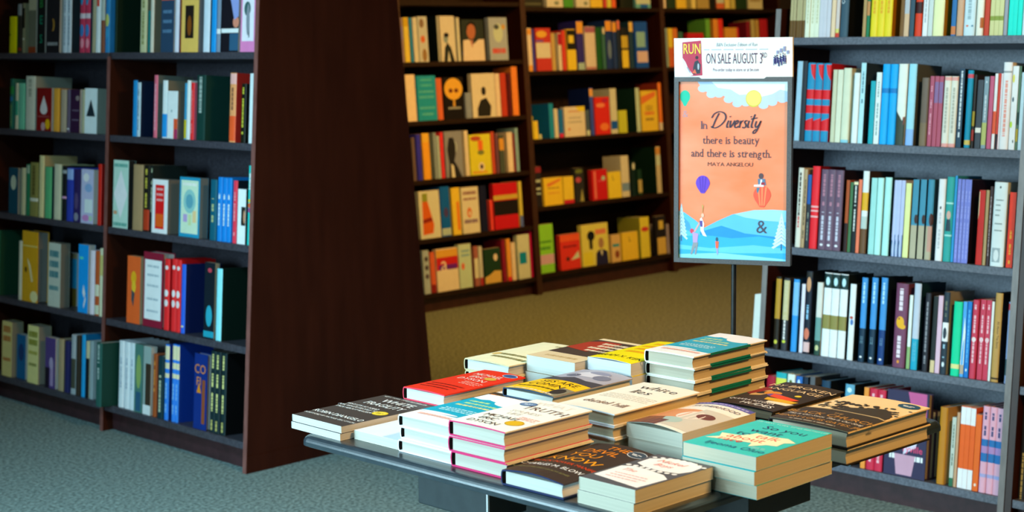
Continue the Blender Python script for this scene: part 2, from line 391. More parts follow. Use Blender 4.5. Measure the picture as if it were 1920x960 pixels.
# ---------------------------------------------------------------- books on the shelves
# every line: base pixels where the book starts and ends, its top, colour, words | details
def opts(s):
    d = {}
    for tk in s.split():
        k, _, v = tk.partition('='); d.setdefault(k, []).append(v)
    return d
ORD = {2: ['left one of two', 'right one of two'], 3: ['left one of three', 'middle one of three', 'right one of three'],
       4: ['leftmost of four', 'second from left of four', 'third from left of four', 'rightmost of four'],
       5: ['leftmost of five', 'second from left of five', 'middle of five', 'fourth from left of five', 'rightmost of five']}
LOG = []
def shelf_row(U, tz, where, group, text, tint=None, back=.02, a0=-9, a1=9, maxh=.30):
    TINT[0] = tint
    placed = []
    for line in text.strip().splitlines():
        line = line.strip()
        if not line: continue
        body, _, ex = line.partition('|'); x0, x1, yt, hx, *wd = body.split(); d = opts(ex)
        x0, x1, yt = float(x0), float(x1), float(yt); desc = ' '.join(wd)
        s = float(d.get('s', [back])[0]); n = int(d.get('x', [1])[0]); F = 'F' in d; hard = 'h' in d or F and 'pb' not in d
        sa_ = back if 'A' in d else s
        al0 = solve(lambda A: project(U.P(A, tz, sa_))[0], x0, -3, 3); al1 = solve(lambda A: project(U.P(A, tz, sa_))[0], x1, -3, 3)
        am = (al0+al1)/2
        if yt < 0: h = -yt/100
        else: h = solve(lambda q: -project(U.P(am, tz+q, s))[1], -yt, .02, .5)
        h = min(h, maxh)
        dep = float(d.get('d', [.145 if not F else .03])[0])
        al0 = max(al0, a0+.001); al1 = min(al1, a1-.001)
        for (p0, p1, q0, q1) in placed:       # never through a neighbour
            if q0 < s+dep and s < q1:
                if p0 <= al0 < p1: al0 = p1
                if al0 < p0 < al1: al1 = p0
        if al1-al0 < .004: LOG.append((where, desc, 'squeezed')); continue
        wdt = (al1-al0)/n
        pages = d.get('pg', ['e4dcc6'])[0]; k = d.get('k', [hx])[0]
        ops = []
        for v in d.get('b', []): p = v.split(','); ops.append(('r', 0.0, 1.0, float(p[0]), float(p[1]), p[2]))
        for v in d.get('r', []): p = v.split(','); ops.append(('r', *map(float, p[:4]), p[4]))
        for v in d.get('e', []): p = v.split(','); ops.append(('e', *map(float, p[:4]), p[4]))
        for v in d.get('w', []): p = v.split(','); ops.append(('w', .5, float(p[1]) if len(p) > 1 else .12, float(p[2]) if len(p) > 2 else .88, p[0], .3))
        for v in d.get('l', []): p = v.split(','); ops.append(('l', *map(float, p[:4]), p[4]))
        for v in d.get('P', []):
            p = v.split(','); c = list(map(float, p[:-1])); ops.append(('p', list(zip(c[::2], c[1::2])), p[-1]))
        for v in d.get('T', []):
            p = v.split(','); ops.append(('t', p[0].replace('_', ' '), float(p[1]), float(p[2]), float(p[3]), p[4], dict(rot=float(p[5]) if len(p) > 5 else 0, narrow=float(p[6]) if len(p) > 6 else 1)))
        for i in range(n):
            gap = .0005 if n == 1 else .0009
            L0 = al0+wdt*i+gap/2; bw = wdt-gap
            label = ((ORD[n][i]+' ') if n > 1 else '')+desc+', '+where
            sh = s+(0 if n == 1 or F else random.Random(L0).uniform(0, .004)); hh = h-(0 if n == 1 else random.Random(i+L0).uniform(0, .0015))
            if F:
                M = frame(U.P(L0, tz+.0006, sh+dep), U.a, U.t, -U.n)
                book(M, bw, hh, dep, hard, hx, spine=k, back=k, pages=pages, fops=ops, label=label, cat='book', group=group)
            else:
                M = frame(U.P(L0, tz+.0006, sh+.004), U.n, U.t, U.a)
                book(M, dep, hh, bw, hard or bw > .02, k, spine=hx, back=k, pages=pages, sops=ops, label=label, cat='book', group=group)
        placed.append((al0, al1, s-.004, s+dep+.002))
    TINT[0] = None
LC = dict(back=.012, a0=-.91, a1=-.02)
shelf_row(UL, ZL[4], 'topmost row, left bookcase near bay', 'books on the left bookcase, topmost row', '''
212 217 -25 0c2b1c wide dark green hardcover | k=0c2418 d=.17 h
261 273 -24 c9c79a pale yellow green book | k=8a8468 w=8a8a50
275 279 20 0f7a78 thin teal book | k=0a5a58
280 286 -24 d8d2c0 thin cream book | k=7a705c
301 325 -23 2b4560 navy book with coral top | F pb b=.80,.96,f06040 l=.15,.85,.6,.05,5f86a8 l=.15,.85,.45,.05,5f86a8 l=.15,.85,.3,.05,5f86a8
326 333 -24 dfe0f0 white book | k=c0c4d8
334 338 -24 7a1a12 thin dark red book | k=5a120c
339 371 -22 f0c060 yellow book with dark picture panel | F pb pg=9a9aa8 r=.22,.72,.22,.74,241a14 e=.47,.42,.12,.16,8a4a14 l=.2,.8,.84,.05,e08a30
379 391 -24 d5e2f5 pale blue white book | k=4a6a80
394 403 -24 1496e0 bright blue slim book | k=0b6fae
404 411 -24 7f8fa3 grey blue book with white stripe | b=.26,.33,e8f0f4 k=10141c
414 446 -24 15131c black book with pale blue dress figure | F pb P=.45,1,1,1,1,.5,.75,.45,.5,.75,8f9ed8 r=0,1,.27,.33,e8f0f4 r=.5,1,.02,.26,2e5a7a e=.85,.42,.18,.08,d88a70
450 477 -24 e884bc pink framed book with figures | F pb r=.1,.92,.15,.85,f0e6ee e=.45,.6,.22,.1,35605e e=.5,.45,.12,.22,8a8f98 r=.55,.62,.2,.5,3a4a50 pg=6a6058
''', **LC)
shelf_row(UL, ZL[3], 'second row, left bookcase near bay', 'books on the left bookcase, second row', '''
247 254.5 151 1d8fd0 blue slim book | k=0c2038 
255 261 155 b9d3e0 light grey blue slim book | k=0f1d38 d=.15 w=6a8a9a
286 292.5 141 e06a80 rose slim book | k=5f665f w=f0b0bc d=.15
302 311 151 e6f0f2 white spine book with blue foot | b=.02,.42,1f96e0 k=77715f d=.14
313 332 171 e8f0f4 white squat book with orange corner | F pb r=.62,1,.0,.42,e85a30 r=.7,1,0,.2,b03060 e=.4,.58,.05,.03,6a9090 t=.05 d=.05 pg=8a7c64
343 347 156 3f9fc8 thin blue and yellow book | b=.02,.35,d8c020
347.5 354 151 e2ebe8 thin white book | k=c8d0cc
354.5 361 155 e42a2c bright red slim book | k=e0607a w=f08080
365.5 382 141 123a34 dark green hardcover with grey lettering | h k=123730 d=.16 w=9fb0a8,.42,.98
427.5 439 137 e89a60 tan spine book with orange foot | b=.02,.38,f05a28 b=.84,.99,f0b0a8 k=c82a20 w=8a5a40,.4,.8
449 458 157 14180c black book with yellow lettering | w=d0c840,.1,.95 k=14140f
464 475 138 dce8ea off white book beside the end panel | k=b0bcc0
''', **LC)
shelf_row(UL, ZL[2], 'third row, left bookcase near bay', 'books on the left bookcase, third row', '''
211 239 301 bfe0d0 mint patterned book with white diamond | F pb P=.5,.86,.95,.5,.5,.14,.05,.5,f4faf8 l=.05,.95,.9,.05,5fa898 l=.05,.95,.03,.05,5fa898 l=.05,.3,.2,.05,d89060 pg=2a2a28
246.5 265 309 a98a62 plain tan thick book | k=8a6c4a d=.13
266.5 277.5 310 1c1a14 black spine book with gold words and red foot | b=.02,.33,b83a1c w=cdbb48,.36,.96
278.5 283 310 1c2420 thin black spine book with pale words | w=cfd8b0,.3,.96
284 313 337 eef2f2 white squat book with red panel | F pb d=.055 pg=8a7c62 r=.2,.78,.08,.9,e81c1c l=.28,.72,.8,.04,f0b0b0 l=.28,.72,.7,.04,f0b0b0 l=.28,.72,.6,.04,f0b0b0 r=.24,.74,.12,.36,f0601c
335 373 333 2092b8 blue book with cream panel of drawings | F pb d=.035 pg=7a8a88 r=.08,.92,.06,.95,cfe4c8 e=.5,.6,.3,.2,8fc4c0 e=.5,.6,.18,.12,5fa0b0 r=.2,.4,.25,.38,b8a0d0 r=.45,.6,.2,.38,c8d8a0 r=.66,.84,.25,.45,e8c890 l=.15,.85,.86,.05,f4f4e4
391 403 337 0d5a70 dark teal book | w=b0b880,.3,.7
404.5 429.5 333 1080d4 blue paperback with white lettering | x=3 w=d8eef8,.25,.75
434 441.5 339 e83a50 red pink slim book | k=16202a w=f09aa0
444 459 355 e9eef2 white book with small dark portrait | F pb r=.45,.98,.34,.68,20201c e=.85,.5,.14,.12,c89070 pg=2a3a28
461.5 469.5 311 18ccc4 tall turquoise book with coloured dots | e=.5,.5,.4,.03,e86030 e=.5,.56,.4,.02,e8d030 e=.5,.44,.4,.03,a05090 w=e8faf8,.7,.95
''', **LC)
shelf_row(UL, ZL[1], 'fourth row, left bookcase near bay', 'books on the left bookcase, fourth row', '''
237 261 481 f2652a orange book with yellow and dark motif | F pb e=.5,.68,.2,.1,f0b020 e=.52,.55,.16,.09,f0c030 P=.35,.5,.6,.45,.5,.25,.35,.35,3a4a50 pg=e8b040
267 303.5 474 8a1c34 maroon book with white text panel | F d=.05 r=.07,.92,.1,.9,eaf2f4 l=.2,.8,.8,.03,a8b8c0 l=.2,.8,.68,.03,a8b8c0 l=.2,.8,.54,.03,a8b8c0 l=.2,.8,.36,.03,a8b8c0 l=.2,.8,.2,.03,a8b8c0
305 314.5 486 f22a2c red spine book with white marks | e=.5,.88,.3,.03,f8e0e0 e=.5,.52,.35,.05,f8e8e8 e=.5,.38,.35,.05,f8e0e0 k=c01014
318 335.5 486 f22a2c red book touching the royal blue | x=2 e=.5,.88,.3,.03,f8e0e0 e=.5,.52,.35,.05,f8e8e8 e=.5,.38,.35,.05,f8e0e0 k=c01014
337 344.5 496 2a64dc royal blue spine book with navy side | k=0a1a4a e=.5,.1,.3,.015,e8d8a0 d=.15
381 400 493 0f1c26 dark book with turquoise splashes | F pb d=.02 e=.5,.3,.3,.14,2aa0b8 e=.5,.9,.2,.03,c04050 r=0,1,.02,.1,1f98b0 pg=b0a878
402.5 412.5 504 8ce4f2 tall pale cyan spine book with black green side | k=0a2018 d=.19 h
461.5 465 520 b09a7a thin tan book beside the end panel |
''', **LC)
shelf_row(UL, ZL[0], 'bottom row, left bookcase near bay', 'books on the left bookcase, bottom row', '''
177.5 188 643 2a5c54 protruding dark green book with grey lettering | s=-.046 h k=0f3a30 d=.19 w=a8bcb8,.4,.98
219.5 248.5 641 e0eaf6 white spine paperback | x=3 k=c8d4e0 w=a8b8c8,.3,.8
250.5 266 646 4a7a70 green book with painted figure | F pb d=.03 e=.5,.6,.3,.25,8aa860 r=.2,.8,.02,.3,2c5a78 pg=6a8a88
267 281 650 93a8a4 grey green book with pale foot | F pb d=.025 r=0,1,.0,.14,dce4e4 r=.3,1,.14,.75,3a3024
284 291 664 9a4c1e rust brown book | w=d89040,.4,.9
293 303.5 668 12343c dark teal book with cream lettering | w=c0c8a8,.1,.7
306 313.5 646 2f7fe0 blue spine book with cream blocks | b=.56,.98,e0d8b0 b=.62,.68,2f7fe0 b=.76,.8,2f7fe0 w=8ac0f0,.1,.5 k=0a2f80
319 331.5 646 2f7fe0 blue cream book beside gold lettering | x=2 b=.56,.98,e0d8b0 b=.62,.68,2f7fe0 b=.76,.8,2f7fe0 w=8ac0f0,.1,.5 k=0b318a
362 386 664 0c2c78 navy book with gold lettering | F d=.025 T=CO,.45,.74,.17,d8861c T=FI,.35,.58,.16,d8861c P=.2,.48,.55,.48,.38,.62,d8861c r=.62,.86,.08,.66,8a4a28
389.5 419 660 12282c black book with yellow words | x=3 w=e0dc8a,.26,.97 w=c0b868,.03,.16 k=0b0b0c h
455 460.5 700 c8c0a0 thin cream book beside the end panel | s=.03
''', **LC)
FAR = dict(back=.012, a0=-1.82, a1=-.93)
shelf_row(UL, ZL[4], 'topmost row, left bookcase far bay', 'books on the left bookcase, topmost row', '''
16 29.5 31 e8d800 bright yellow book | k=8a8a1a e=.12,.5,.1,.03,3a3a10
31 38 6 2a2820 black book with grey top | b=.75,.98,8a8f90 b=.05,.1,8a3020
40 44 6 8f8a6a thin olive grey book | b=.5,.9,1a1a14 e=.5,.28,.45,.02,e0dcc8
53 67 -24 6a6a58 grey book with cream top | F pb b=.7,.92,b0a88a b=.0,.1,8a3a1a
69 84 -24 101818 black book with green letters | F pb T=B,.5,.74,.2,2a8a40 T=E,.5,.47,.2,12906a T=S,.5,.16,.2,12906a
86 111 -24 1c1c20 black book with gold crescent | F pb e=.5,.45,.12,.1,b08030 e=.42,.45,.1,.09,1c1c20 l=.1,.9,.12,.05,a0a0a0
115 130.5 -24 cfdce6 pale grey white book | x=2 k=2a3238 w=90a0b0
147 166 -24 c83a58 red and blue patterned book | x=2 e=.4,.85,.3,.1,2a90c0 b=.54,.62,d8c8d0 e=.5,.35,.4,.1,3f7fc0 e=.6,.15,.3,.08,e890a0 k=14304a
171 177 -24 a8a080 thin beige book |
178 186 -24 e6f0f4 white book with red spot | r=.2,.8,.72,.86,e04830
187 194 -24 8a5038 brown book | b=.5,.98,b8c0b8
195.5 203.5 -24 2f86c0 blue and yellow book | e=.5,.5,.4,.1,c8cc70 e=.5,.3,.3,.08,3aa0d0
''', **FAR)
shelf_row(UL, ZL[3], 'second row, left bookcase far bay', 'books on the left bookcase, second row', '''
17 23.5 148 2a6a58 blue and green slim book | b=.7,.85,2a8a40 e=.5,.6,.4,.05,2f7fb0 w=7aa060,.05,.5
27 32 156 cfc8a8 cream book with green middle | b=.3,.62,3fa080
33 44.5 156 78cba6 mint green book | k=4a9a78
46 64 143 dcd8c2 tall cream spine book with grey side | k=8c9284 d=.16 w=a8a890,.5,.95 
68 96 165 8a1414 dark red book with white drop emblem | F pb P=.48,.82,.7,.55,.72,.46,.62,.4,.48,.38,.34,.4,.24,.46,.26,.55,e6dcd8 e=.48,.5,.1,.07,8a3030 e=.75,.16,.16,.12,f0b010 e=.45,.1,.14,.1,c89aa0 l=.1,.9,.32,.02,b06060
98 109.5 166 f0a638 orange yellow book | k=b87820
112 122.5 168 b8a48a beige brown book | k=8a7660
124 129.5 168 6a5a6e thin grey purple book | e=.5,.08,.4,.02,e0e0e0
131 149 168 341a38 dark plum book with pale circle | F pb e=.75,.8,.2,.06,8a7a78 l=.2,.9,.5,.03,7a6a80 l=.2,.9,.28,.03,7a6a80
152 156.5 168 cabf94 thin beige book beside the white cover |
158 181 166 e2f0f6 white book with black triangle | F pb d=.05 pg=8fa690 P=.5,.76,.86,.38,.14,.38,1c2c34 e=.5,.6,.06,.05,e2f0f6 r=.44,.56,.4,.5,e2f0f6
197 202.5 142 b0b2d6 thin lavender book by the partition | k=8a8cae
''', **FAR)
shelf_row(UL, ZL[2], 'third row, left bookcase far bay', 'books on the left bookcase, third row', '''
16 33 315 124a5c dark teal book with white oval | F pb e=.5,.68,.3,.16,c8ccb0 pg=b8ac80
38 45 315 cabf94 narrow cream book |
47 52.5 308 1c704a green slim book | b=.82,.98,8aa088
54 69.5 305 8f8648 olive book with white band | b=.28,.34,e0dcc4 w=5a5020,.4,.95 k=6a6034
71 80 292 e6d69a tall pale yellow book | k=a8986a
82 94.5 313 5fb87c soft green book | k=1c3a3a
99 112 308 d8d2b2 cream book | k=9aa07a
114 122 311 181c20 black book with pink line | b=.4,.44,d8a0c8 b=.86,.92,a0a8a8
123 134.5 315 2f42ae blue book with pale top | b=.78,.98,98b4e8
136 147.5 318 30245a dark purple book | e=.5,.1,.35,.08,8a8a9a e=.5,.4,.3,.16,5a4a74
151 174 318 c4c4e4 pastel pink and blue collage book | F pb e=.4,.85,.24,.08,f0ecf4 e=.6,.66,.3,.08,8fb0dc r=.3,.95,.2,.45,e4eef8 e=.4,.1,.3,.06,d08ac8 e=.8,.1,.15,.05,b8d8b8
181 187.5 308 e02410 scarlet book | k=8a0c06 d=.15
''', **FAR)
shelf_row(UL, ZL[1], 'fourth row, left bookcase far bay', 'books on the left bookcase, fourth row', '''
-9 -2 432 1c5a3c dark green bound book | k=123c28 d=.17 h
33 39 452 e0d4b8 narrow cream book |
40.5 69 434 e2a41e golden yellow book with white swirl | F d=.05 pg=8a8878 P=.35,.62,.55,.52,.72,.3,.62,.28,.45,.5,.35,.58,f0dca8 e=.25,.45,.08,.04,6a4a10 e=.8,.08,.25,.08,f0e0a0 r=0,1,.78,.8,f0d070
89.5 112 456 c8ccbc grey white book with teal lettering | F pb d=.04 pg=8a8468 l=.1,.85,.78,.1,2a7a84 l=.1,.85,.62,.1,2a7a84 l=.1,.85,.46,.1,2a7a84 l=.1,.85,.26,.07,4a8a90
122 143 475 118cba teal blue book | F pb s=.09 b=.0,.34,6a5a20 b=.9,1,8a8060
145.5 164 459 109cf4 bright blue book with white flower | F pb P=.45,.3,.55,.42,.75,.28,.6,.22,f0f6fa P=.6,.06,.8,.2,.75,.26,.55,.12,f0f6fa e=.3,.8,.2,.02,60e0c0
166 174 470 ecdfe8 pale pink book |
175.5 183 471 c85a28 rust and cream book | b=.3,.48,e8e0c0 b=.02,.16,d8d8b8
184 191 466 e6e2bc cream book by the partition | b=.6,.9,d8c878
''', **FAR)
shelf_row(UL, ZL[0], 'bottom row, left bookcase far bay', 'books on the left bookcase, bottom row', '''
3 21 603 e0cc80 cream yellow book with rust lettering | F pb d=.05 pg=a09a6a l=.12,.9,.8,.12,c07030 l=.12,.9,.64,.1,c07030 l=.12,.9,.28,.06,c07030
31 47 628 10608e deep blue book | F pb s=.03 e=.5,.6,.3,.2,1a3a6a
51 71 611 e8de92 pale yellow book with olive lettering | F pb d=.055 pg=a39a78 l=.1,.9,.8,.1,8a8a20 l=.1,.9,.66,.1,8a8a20 l=.1,.9,.5,.06,b0a840 l=.15,.85,.3,.05,8a8a40
84 103 634 54407c purple book with pale figure | F pb e=.6,.5,.2,.12,b0a0c0 r=.5,.8,.05,.5,a890b8 r=0,.4,0,.4,1c1626
107 117 636 b09a74 tan book | k=7a6a4c
119 127 640 2a2a5c navy purple book |
131 139 628 a8b0b4 silver grey book | b=.1,.6,4a4a3c
140.5 147 630 3a3024 dark brown book |
150.5 157 628 1ea2e0 sky blue book | k=0e6a9a
158.5 164.5 640 c8c098 cream book | b=.0,.7,14181c
165.5 172 640 98a8aa thin grey book |
''', **FAR)

RB = dict(back=.012, a0=0, a1=.865)
shelf_row(UR, ZL[0]*0+1.452, 'top shelf of right bookcase', 'books on the right bookcase, top shelf', '''
1478 1506 -23 b8aa7c beige paperback with brown foot | x=5 b=.0,.24,6a4a1c k=6a5a3a
1507 1532 -22.5 e6ead0 pale cream paperback | x=3 w=c8c8a0,.2,.8
1532.5 1554.5 -23 cfced6 light grey paperback | x=3
1556 1563.5 -22 f2cda6 peach book |
1564.5 1571 -22 d8c8c0 small white and red book | b=.0,.06,d83a28 b=.06,.12,d8d070
1573 1588 -24 3a5564 slate book with big white letters | T=COBRA,.5,.56,.075,e8f0f4,1.5708 k=0c0c0c
1615 1621 -22 b4935e tan slim book |
1622 1627.5 -22 1d7a50 green and orange slim book | b=.3,.5,c88a50
1628.5 1670 -24 ffd426 yellow paperback | x=3 w=e8a81c,.3,.9 k=c07c0a
1685 1692 -22 7a5424 brown slim book |
1692.5 1701.5 -23 d8b48e tan and grey book | b=.3,.5,b8bcc0
1702.5 1711 -24 36505e dark slate book |
1713 1726 -23 de3c18 red orange book | b=.3,.45,3a0c08 k=8a180c
1727.5 1736.5 -23 e6eaec white slim book | w=b0b8bc
1737.5 1746 -23 cdd8d4 pale grey green slim book |
1747 1767 -22 fbfab4 wide pale yellow book | k=c89410 d=.14
1781 1789.5 -22 2c6ea8 blue book with orange foot | b=.02,.13,d07a40
1791 1803.5 -22 d0a482 tan rose book | 
1805 1825.5 -24 cbe0e6 wide pale blue grey book | e=.35,.12,.12,.012,e07050 e=.8,.12,.1,.012,5a88a0 w=9ab4bc,.2,.9
1828 1841 -22 efe9d8 white and cream book | r=.6,1,.1,.24,b86020
1843 1851.5 -23 c83a18 rust red book |
1852.5 1878 -22 d0cf92 olive cream paperback | x=3 b=.2,.26,8a9a3a
1879.5 1886 -23 9a9ca8 grey slim book |
1887 1913 -22 12e0cc turquoise paperback | x=3
1915 1924 -22 cfe6ea pale icy book |
''', **RB)
shelf_row(UR, 1.120, 'second row of right bookcase', 'books on the right bookcase, second row', '''
1487 1496.5 115 9fc4d8 pale blue book beside the poster |
1498 1505 115 2a3038 glossy black book beside the poster |
1506.5 1549 118 1f8cb8 red and blue wavy striped book | x=3 h k=c81820 P=0,.98,1,.98,1,.78,.6,.86,.4,.98,e01c26 b=.54,.66,e01c26 b=.36,.46,e01c26 P=0,.14,1,.14,1,.3,0,.26,e01c26
1554.5 1562 131 cdceae beige book |
1563 1573 131 dddfc4 cream slim book |
1574 1588.5 128 dadec2 wide cream book with blue foot | b=.0,.04,8acad8
1594 1605 137 e4eef0 white book | 
1606 1615 118 b2dfe6 tall pale blue book | k=2a3a44 w=5a8a9a,.5,.9
1625.5 1634.5 152 12a2b0 short teal book | k=0a5a6a
1635.5 1645 136 e2ece8 pale white book | w=90a8a8
1646 1674 120 12a8f2 azure blue hardcover | x=2 h b=.64,.7,0a7ac0
1676.5 1693 120 e8efe2 white book with dark landscape foot | h P=0,0,1,0,1,.36,.7,.3,.5,.34,0,.42,3a4438 e=.85,.3,.1,.05,a84a38
1695.5 1710 120 9edcf0 wide light blue book | h k=5a6468 b=.0,.2,8ab8f0
1721 1734.5 146 6f6052 brown book | b=.0,.34,7d6a50
1736 1743.5 143 b4546c rose book | w=e0a0b0
1744.5 1760 143 b4546c rose book with lilac patch | x=2 b=.62,.92,8a6a98
1762.5 1788 143 e8e6d6 cream book with pink ends | x=2 b=.0,.05,f0a8a0 b=.94,.99,f0a8a0 w=b8b8a8,.2,.85
1790 1799.5 129 28445a slate book with white letters | w=dce8ec,.1,.98 k=0f1c2c
1805.5 1816.5 132 0f92b4 teal blue book with yellow band | h b=.04,.1,d8c060 b=.9,.95,d85060 k=14281c
1818 1822.5 140 2a2018 thin multicoloured dark book | b=.3,.5,a89020 b=.1,.25,a02818
1825 1835.5 150 3f464e charcoal book with white band | b=.23,.3,f4ece0
1837 1845.5 144 86a0ac grey blue book | b=.05,.36,b8c070 w=d0dce0,.4,.95
1847.5 1855 143 c85c7e rose pink book | 
1856.5 1862 138 eef2f2 white slim book with orange patch | b=.2,.5,f05a30
1863 1867.5 138 d8402c red and black thin book | b=.0,.2,14141c
1868 1871 138 f0e4e8 thin white pink book |
1871.5 1887.5 117 eef2f0 tall white book with pink lettering | h w=f0a090,.1,.8 b=.88,.9,9aa0a0
1889 1900 124 eaf4ee white book with coloured spots | e=.2,.3,.2,.04,b8e028 e=.7,.1,.1,.02,2a4a50 e=.3,.6,.15,.03,2a5060 e=.2,.85,.2,.05,e8e060
1901 1905 124 5a7a60 narrow multicoloured book | b=.1,.25,b8a028 b=.3,.45,16382c
1906 1913 136 e6f0ec white book by the right post |
''', **RB)
shelf_row(UR, .776, 'third row of right bookcase', 'books on the right bookcase, third row', '''
1489 1499 315 ddd8c8 off white book with black letters | w=1c1c1c,.4,.95 w=d05050,.25,.4
1500 1505.5 318 b89a70 tan slim book | w=1a1a1a
1507 1513.5 328 2258a0 blue and black slim book | b=.0,.6,2a2e34 w=8a9080,.1,.5
1515 1529 312 f4222e glossy bright red hardcover | h b=.5,.52,f8b0b0 b=.45,.47,f8b0b0 b=.38,.4,f8b0b0 k=8a0c10
1530.5 1573.5 318 6a5266 plum hardcover with pale lower stripe | x=3 h w=b0788a,.55,.95 w=c8c8d8,.12,.48 e=.5,.06,.2,.015,e8e8f0 k=1c1018
1579 1585 338 a84c1c black and orange slim book | b=.0,.4,281410
1586.5 1592 342 3f7046 green slim book |
1593 1601 340 141a1c black book with white lettering | w=e0e4dc,.3,.95 b=.95,.99,e8dcb0
1602 1608 337 f47a56 coral orange slim book |
1609.5 1621 321 e0e6e4 white book with yellow and brown patches | h b=.52,.74,e0a820 b=.0,.3,6a4a2c b=.3,.45,b8c8c0 k=3a2a1a
1625.5 1636 334 9cd6d0 aqua book | 
1637 1648.5 334 b4eae2 pale aqua book | 
1651 1663.5 333 b0e8e0 pale aqua book with dark side | k=14383e h
1667.5 1688.5 338 bac4ea lavender blue paperback with navy foot | x=3 P=0,.0,1,0,1,.3,0,.2,2a5a8a e=.4,.1,.25,.1,b8c8e0
1690 1700 344 e8eca0 pale yellow book |
1703 1714 337 4290ac teal spine book with cream foot | b=.0,.42,b8b094 e=.8,.5,.3,.06,3a2018 k=1c3a44
1717 1728 337 4290ac teal spine book with cream foot, in the middle | b=.0,.42,b8b094 e=.8,.5,.3,.06,3a2018 k=1c3a44
1731 1743 337 4290ac teal spine book with figure and cream foot | b=.0,.42,b8b094 e=.8,.5,.3,.08,4a2418 r=.4,1,.1,.42,c89a88 k=1c3a44
1751 1764 336 eff3f4 white book with small black mark | h e=.5,.65,.1,.02,1a1a1a w=c8ccd0,.15,.6
1766 1780 332 2fa6a0 teal book with portrait | h b=.68,.7,a8e8e0 b=.3,.32,a8e8e0 e=.5,.55,.28,.05,d8b0a0 P=.15,.36,.85,.36,.75,.5,.25,.5,28404c
1780.5 1785 330 2a9ad8 thin blue book |
1785.5 1811.5 336 808ade periwinkle paperback | x=4 w=a0a8f0,.05,.95 k=1a0c28
1827 1838.5 357 cc1e10 red book with cream edges | P=0,.6,.14,.7,.12,.98,0,.98,e0c8a0 k=a88a60
1840 1845.5 357 b09a6a tan slim book |
1847 1852 350 3f2c2c dark brown slim book | w=b0a0a0
1854.5 1879 342 e0ecec wide pale book with printed text and portrait | h l=.2,.8,.78,.015,8a9898 l=.2,.6,.72,.015,8a9898 l=.2,.6,.66,.015,8a9898 l=.2,.55,.6,.015,8a9898 l=.2,.8,.5,.015,8a9898 l=.2,.8,.42,.015,8a9898 r=.12,.75,.05,.22,a0b0b4 e=.45,.13,.2,.07,dce4e4 e=.5,.94,.06,.015,2a3a40 pg=3a3a38
1884 1896 361 f43818 flame red book | w=f8a020,.05,.5 k=2a1440
''', **RB)
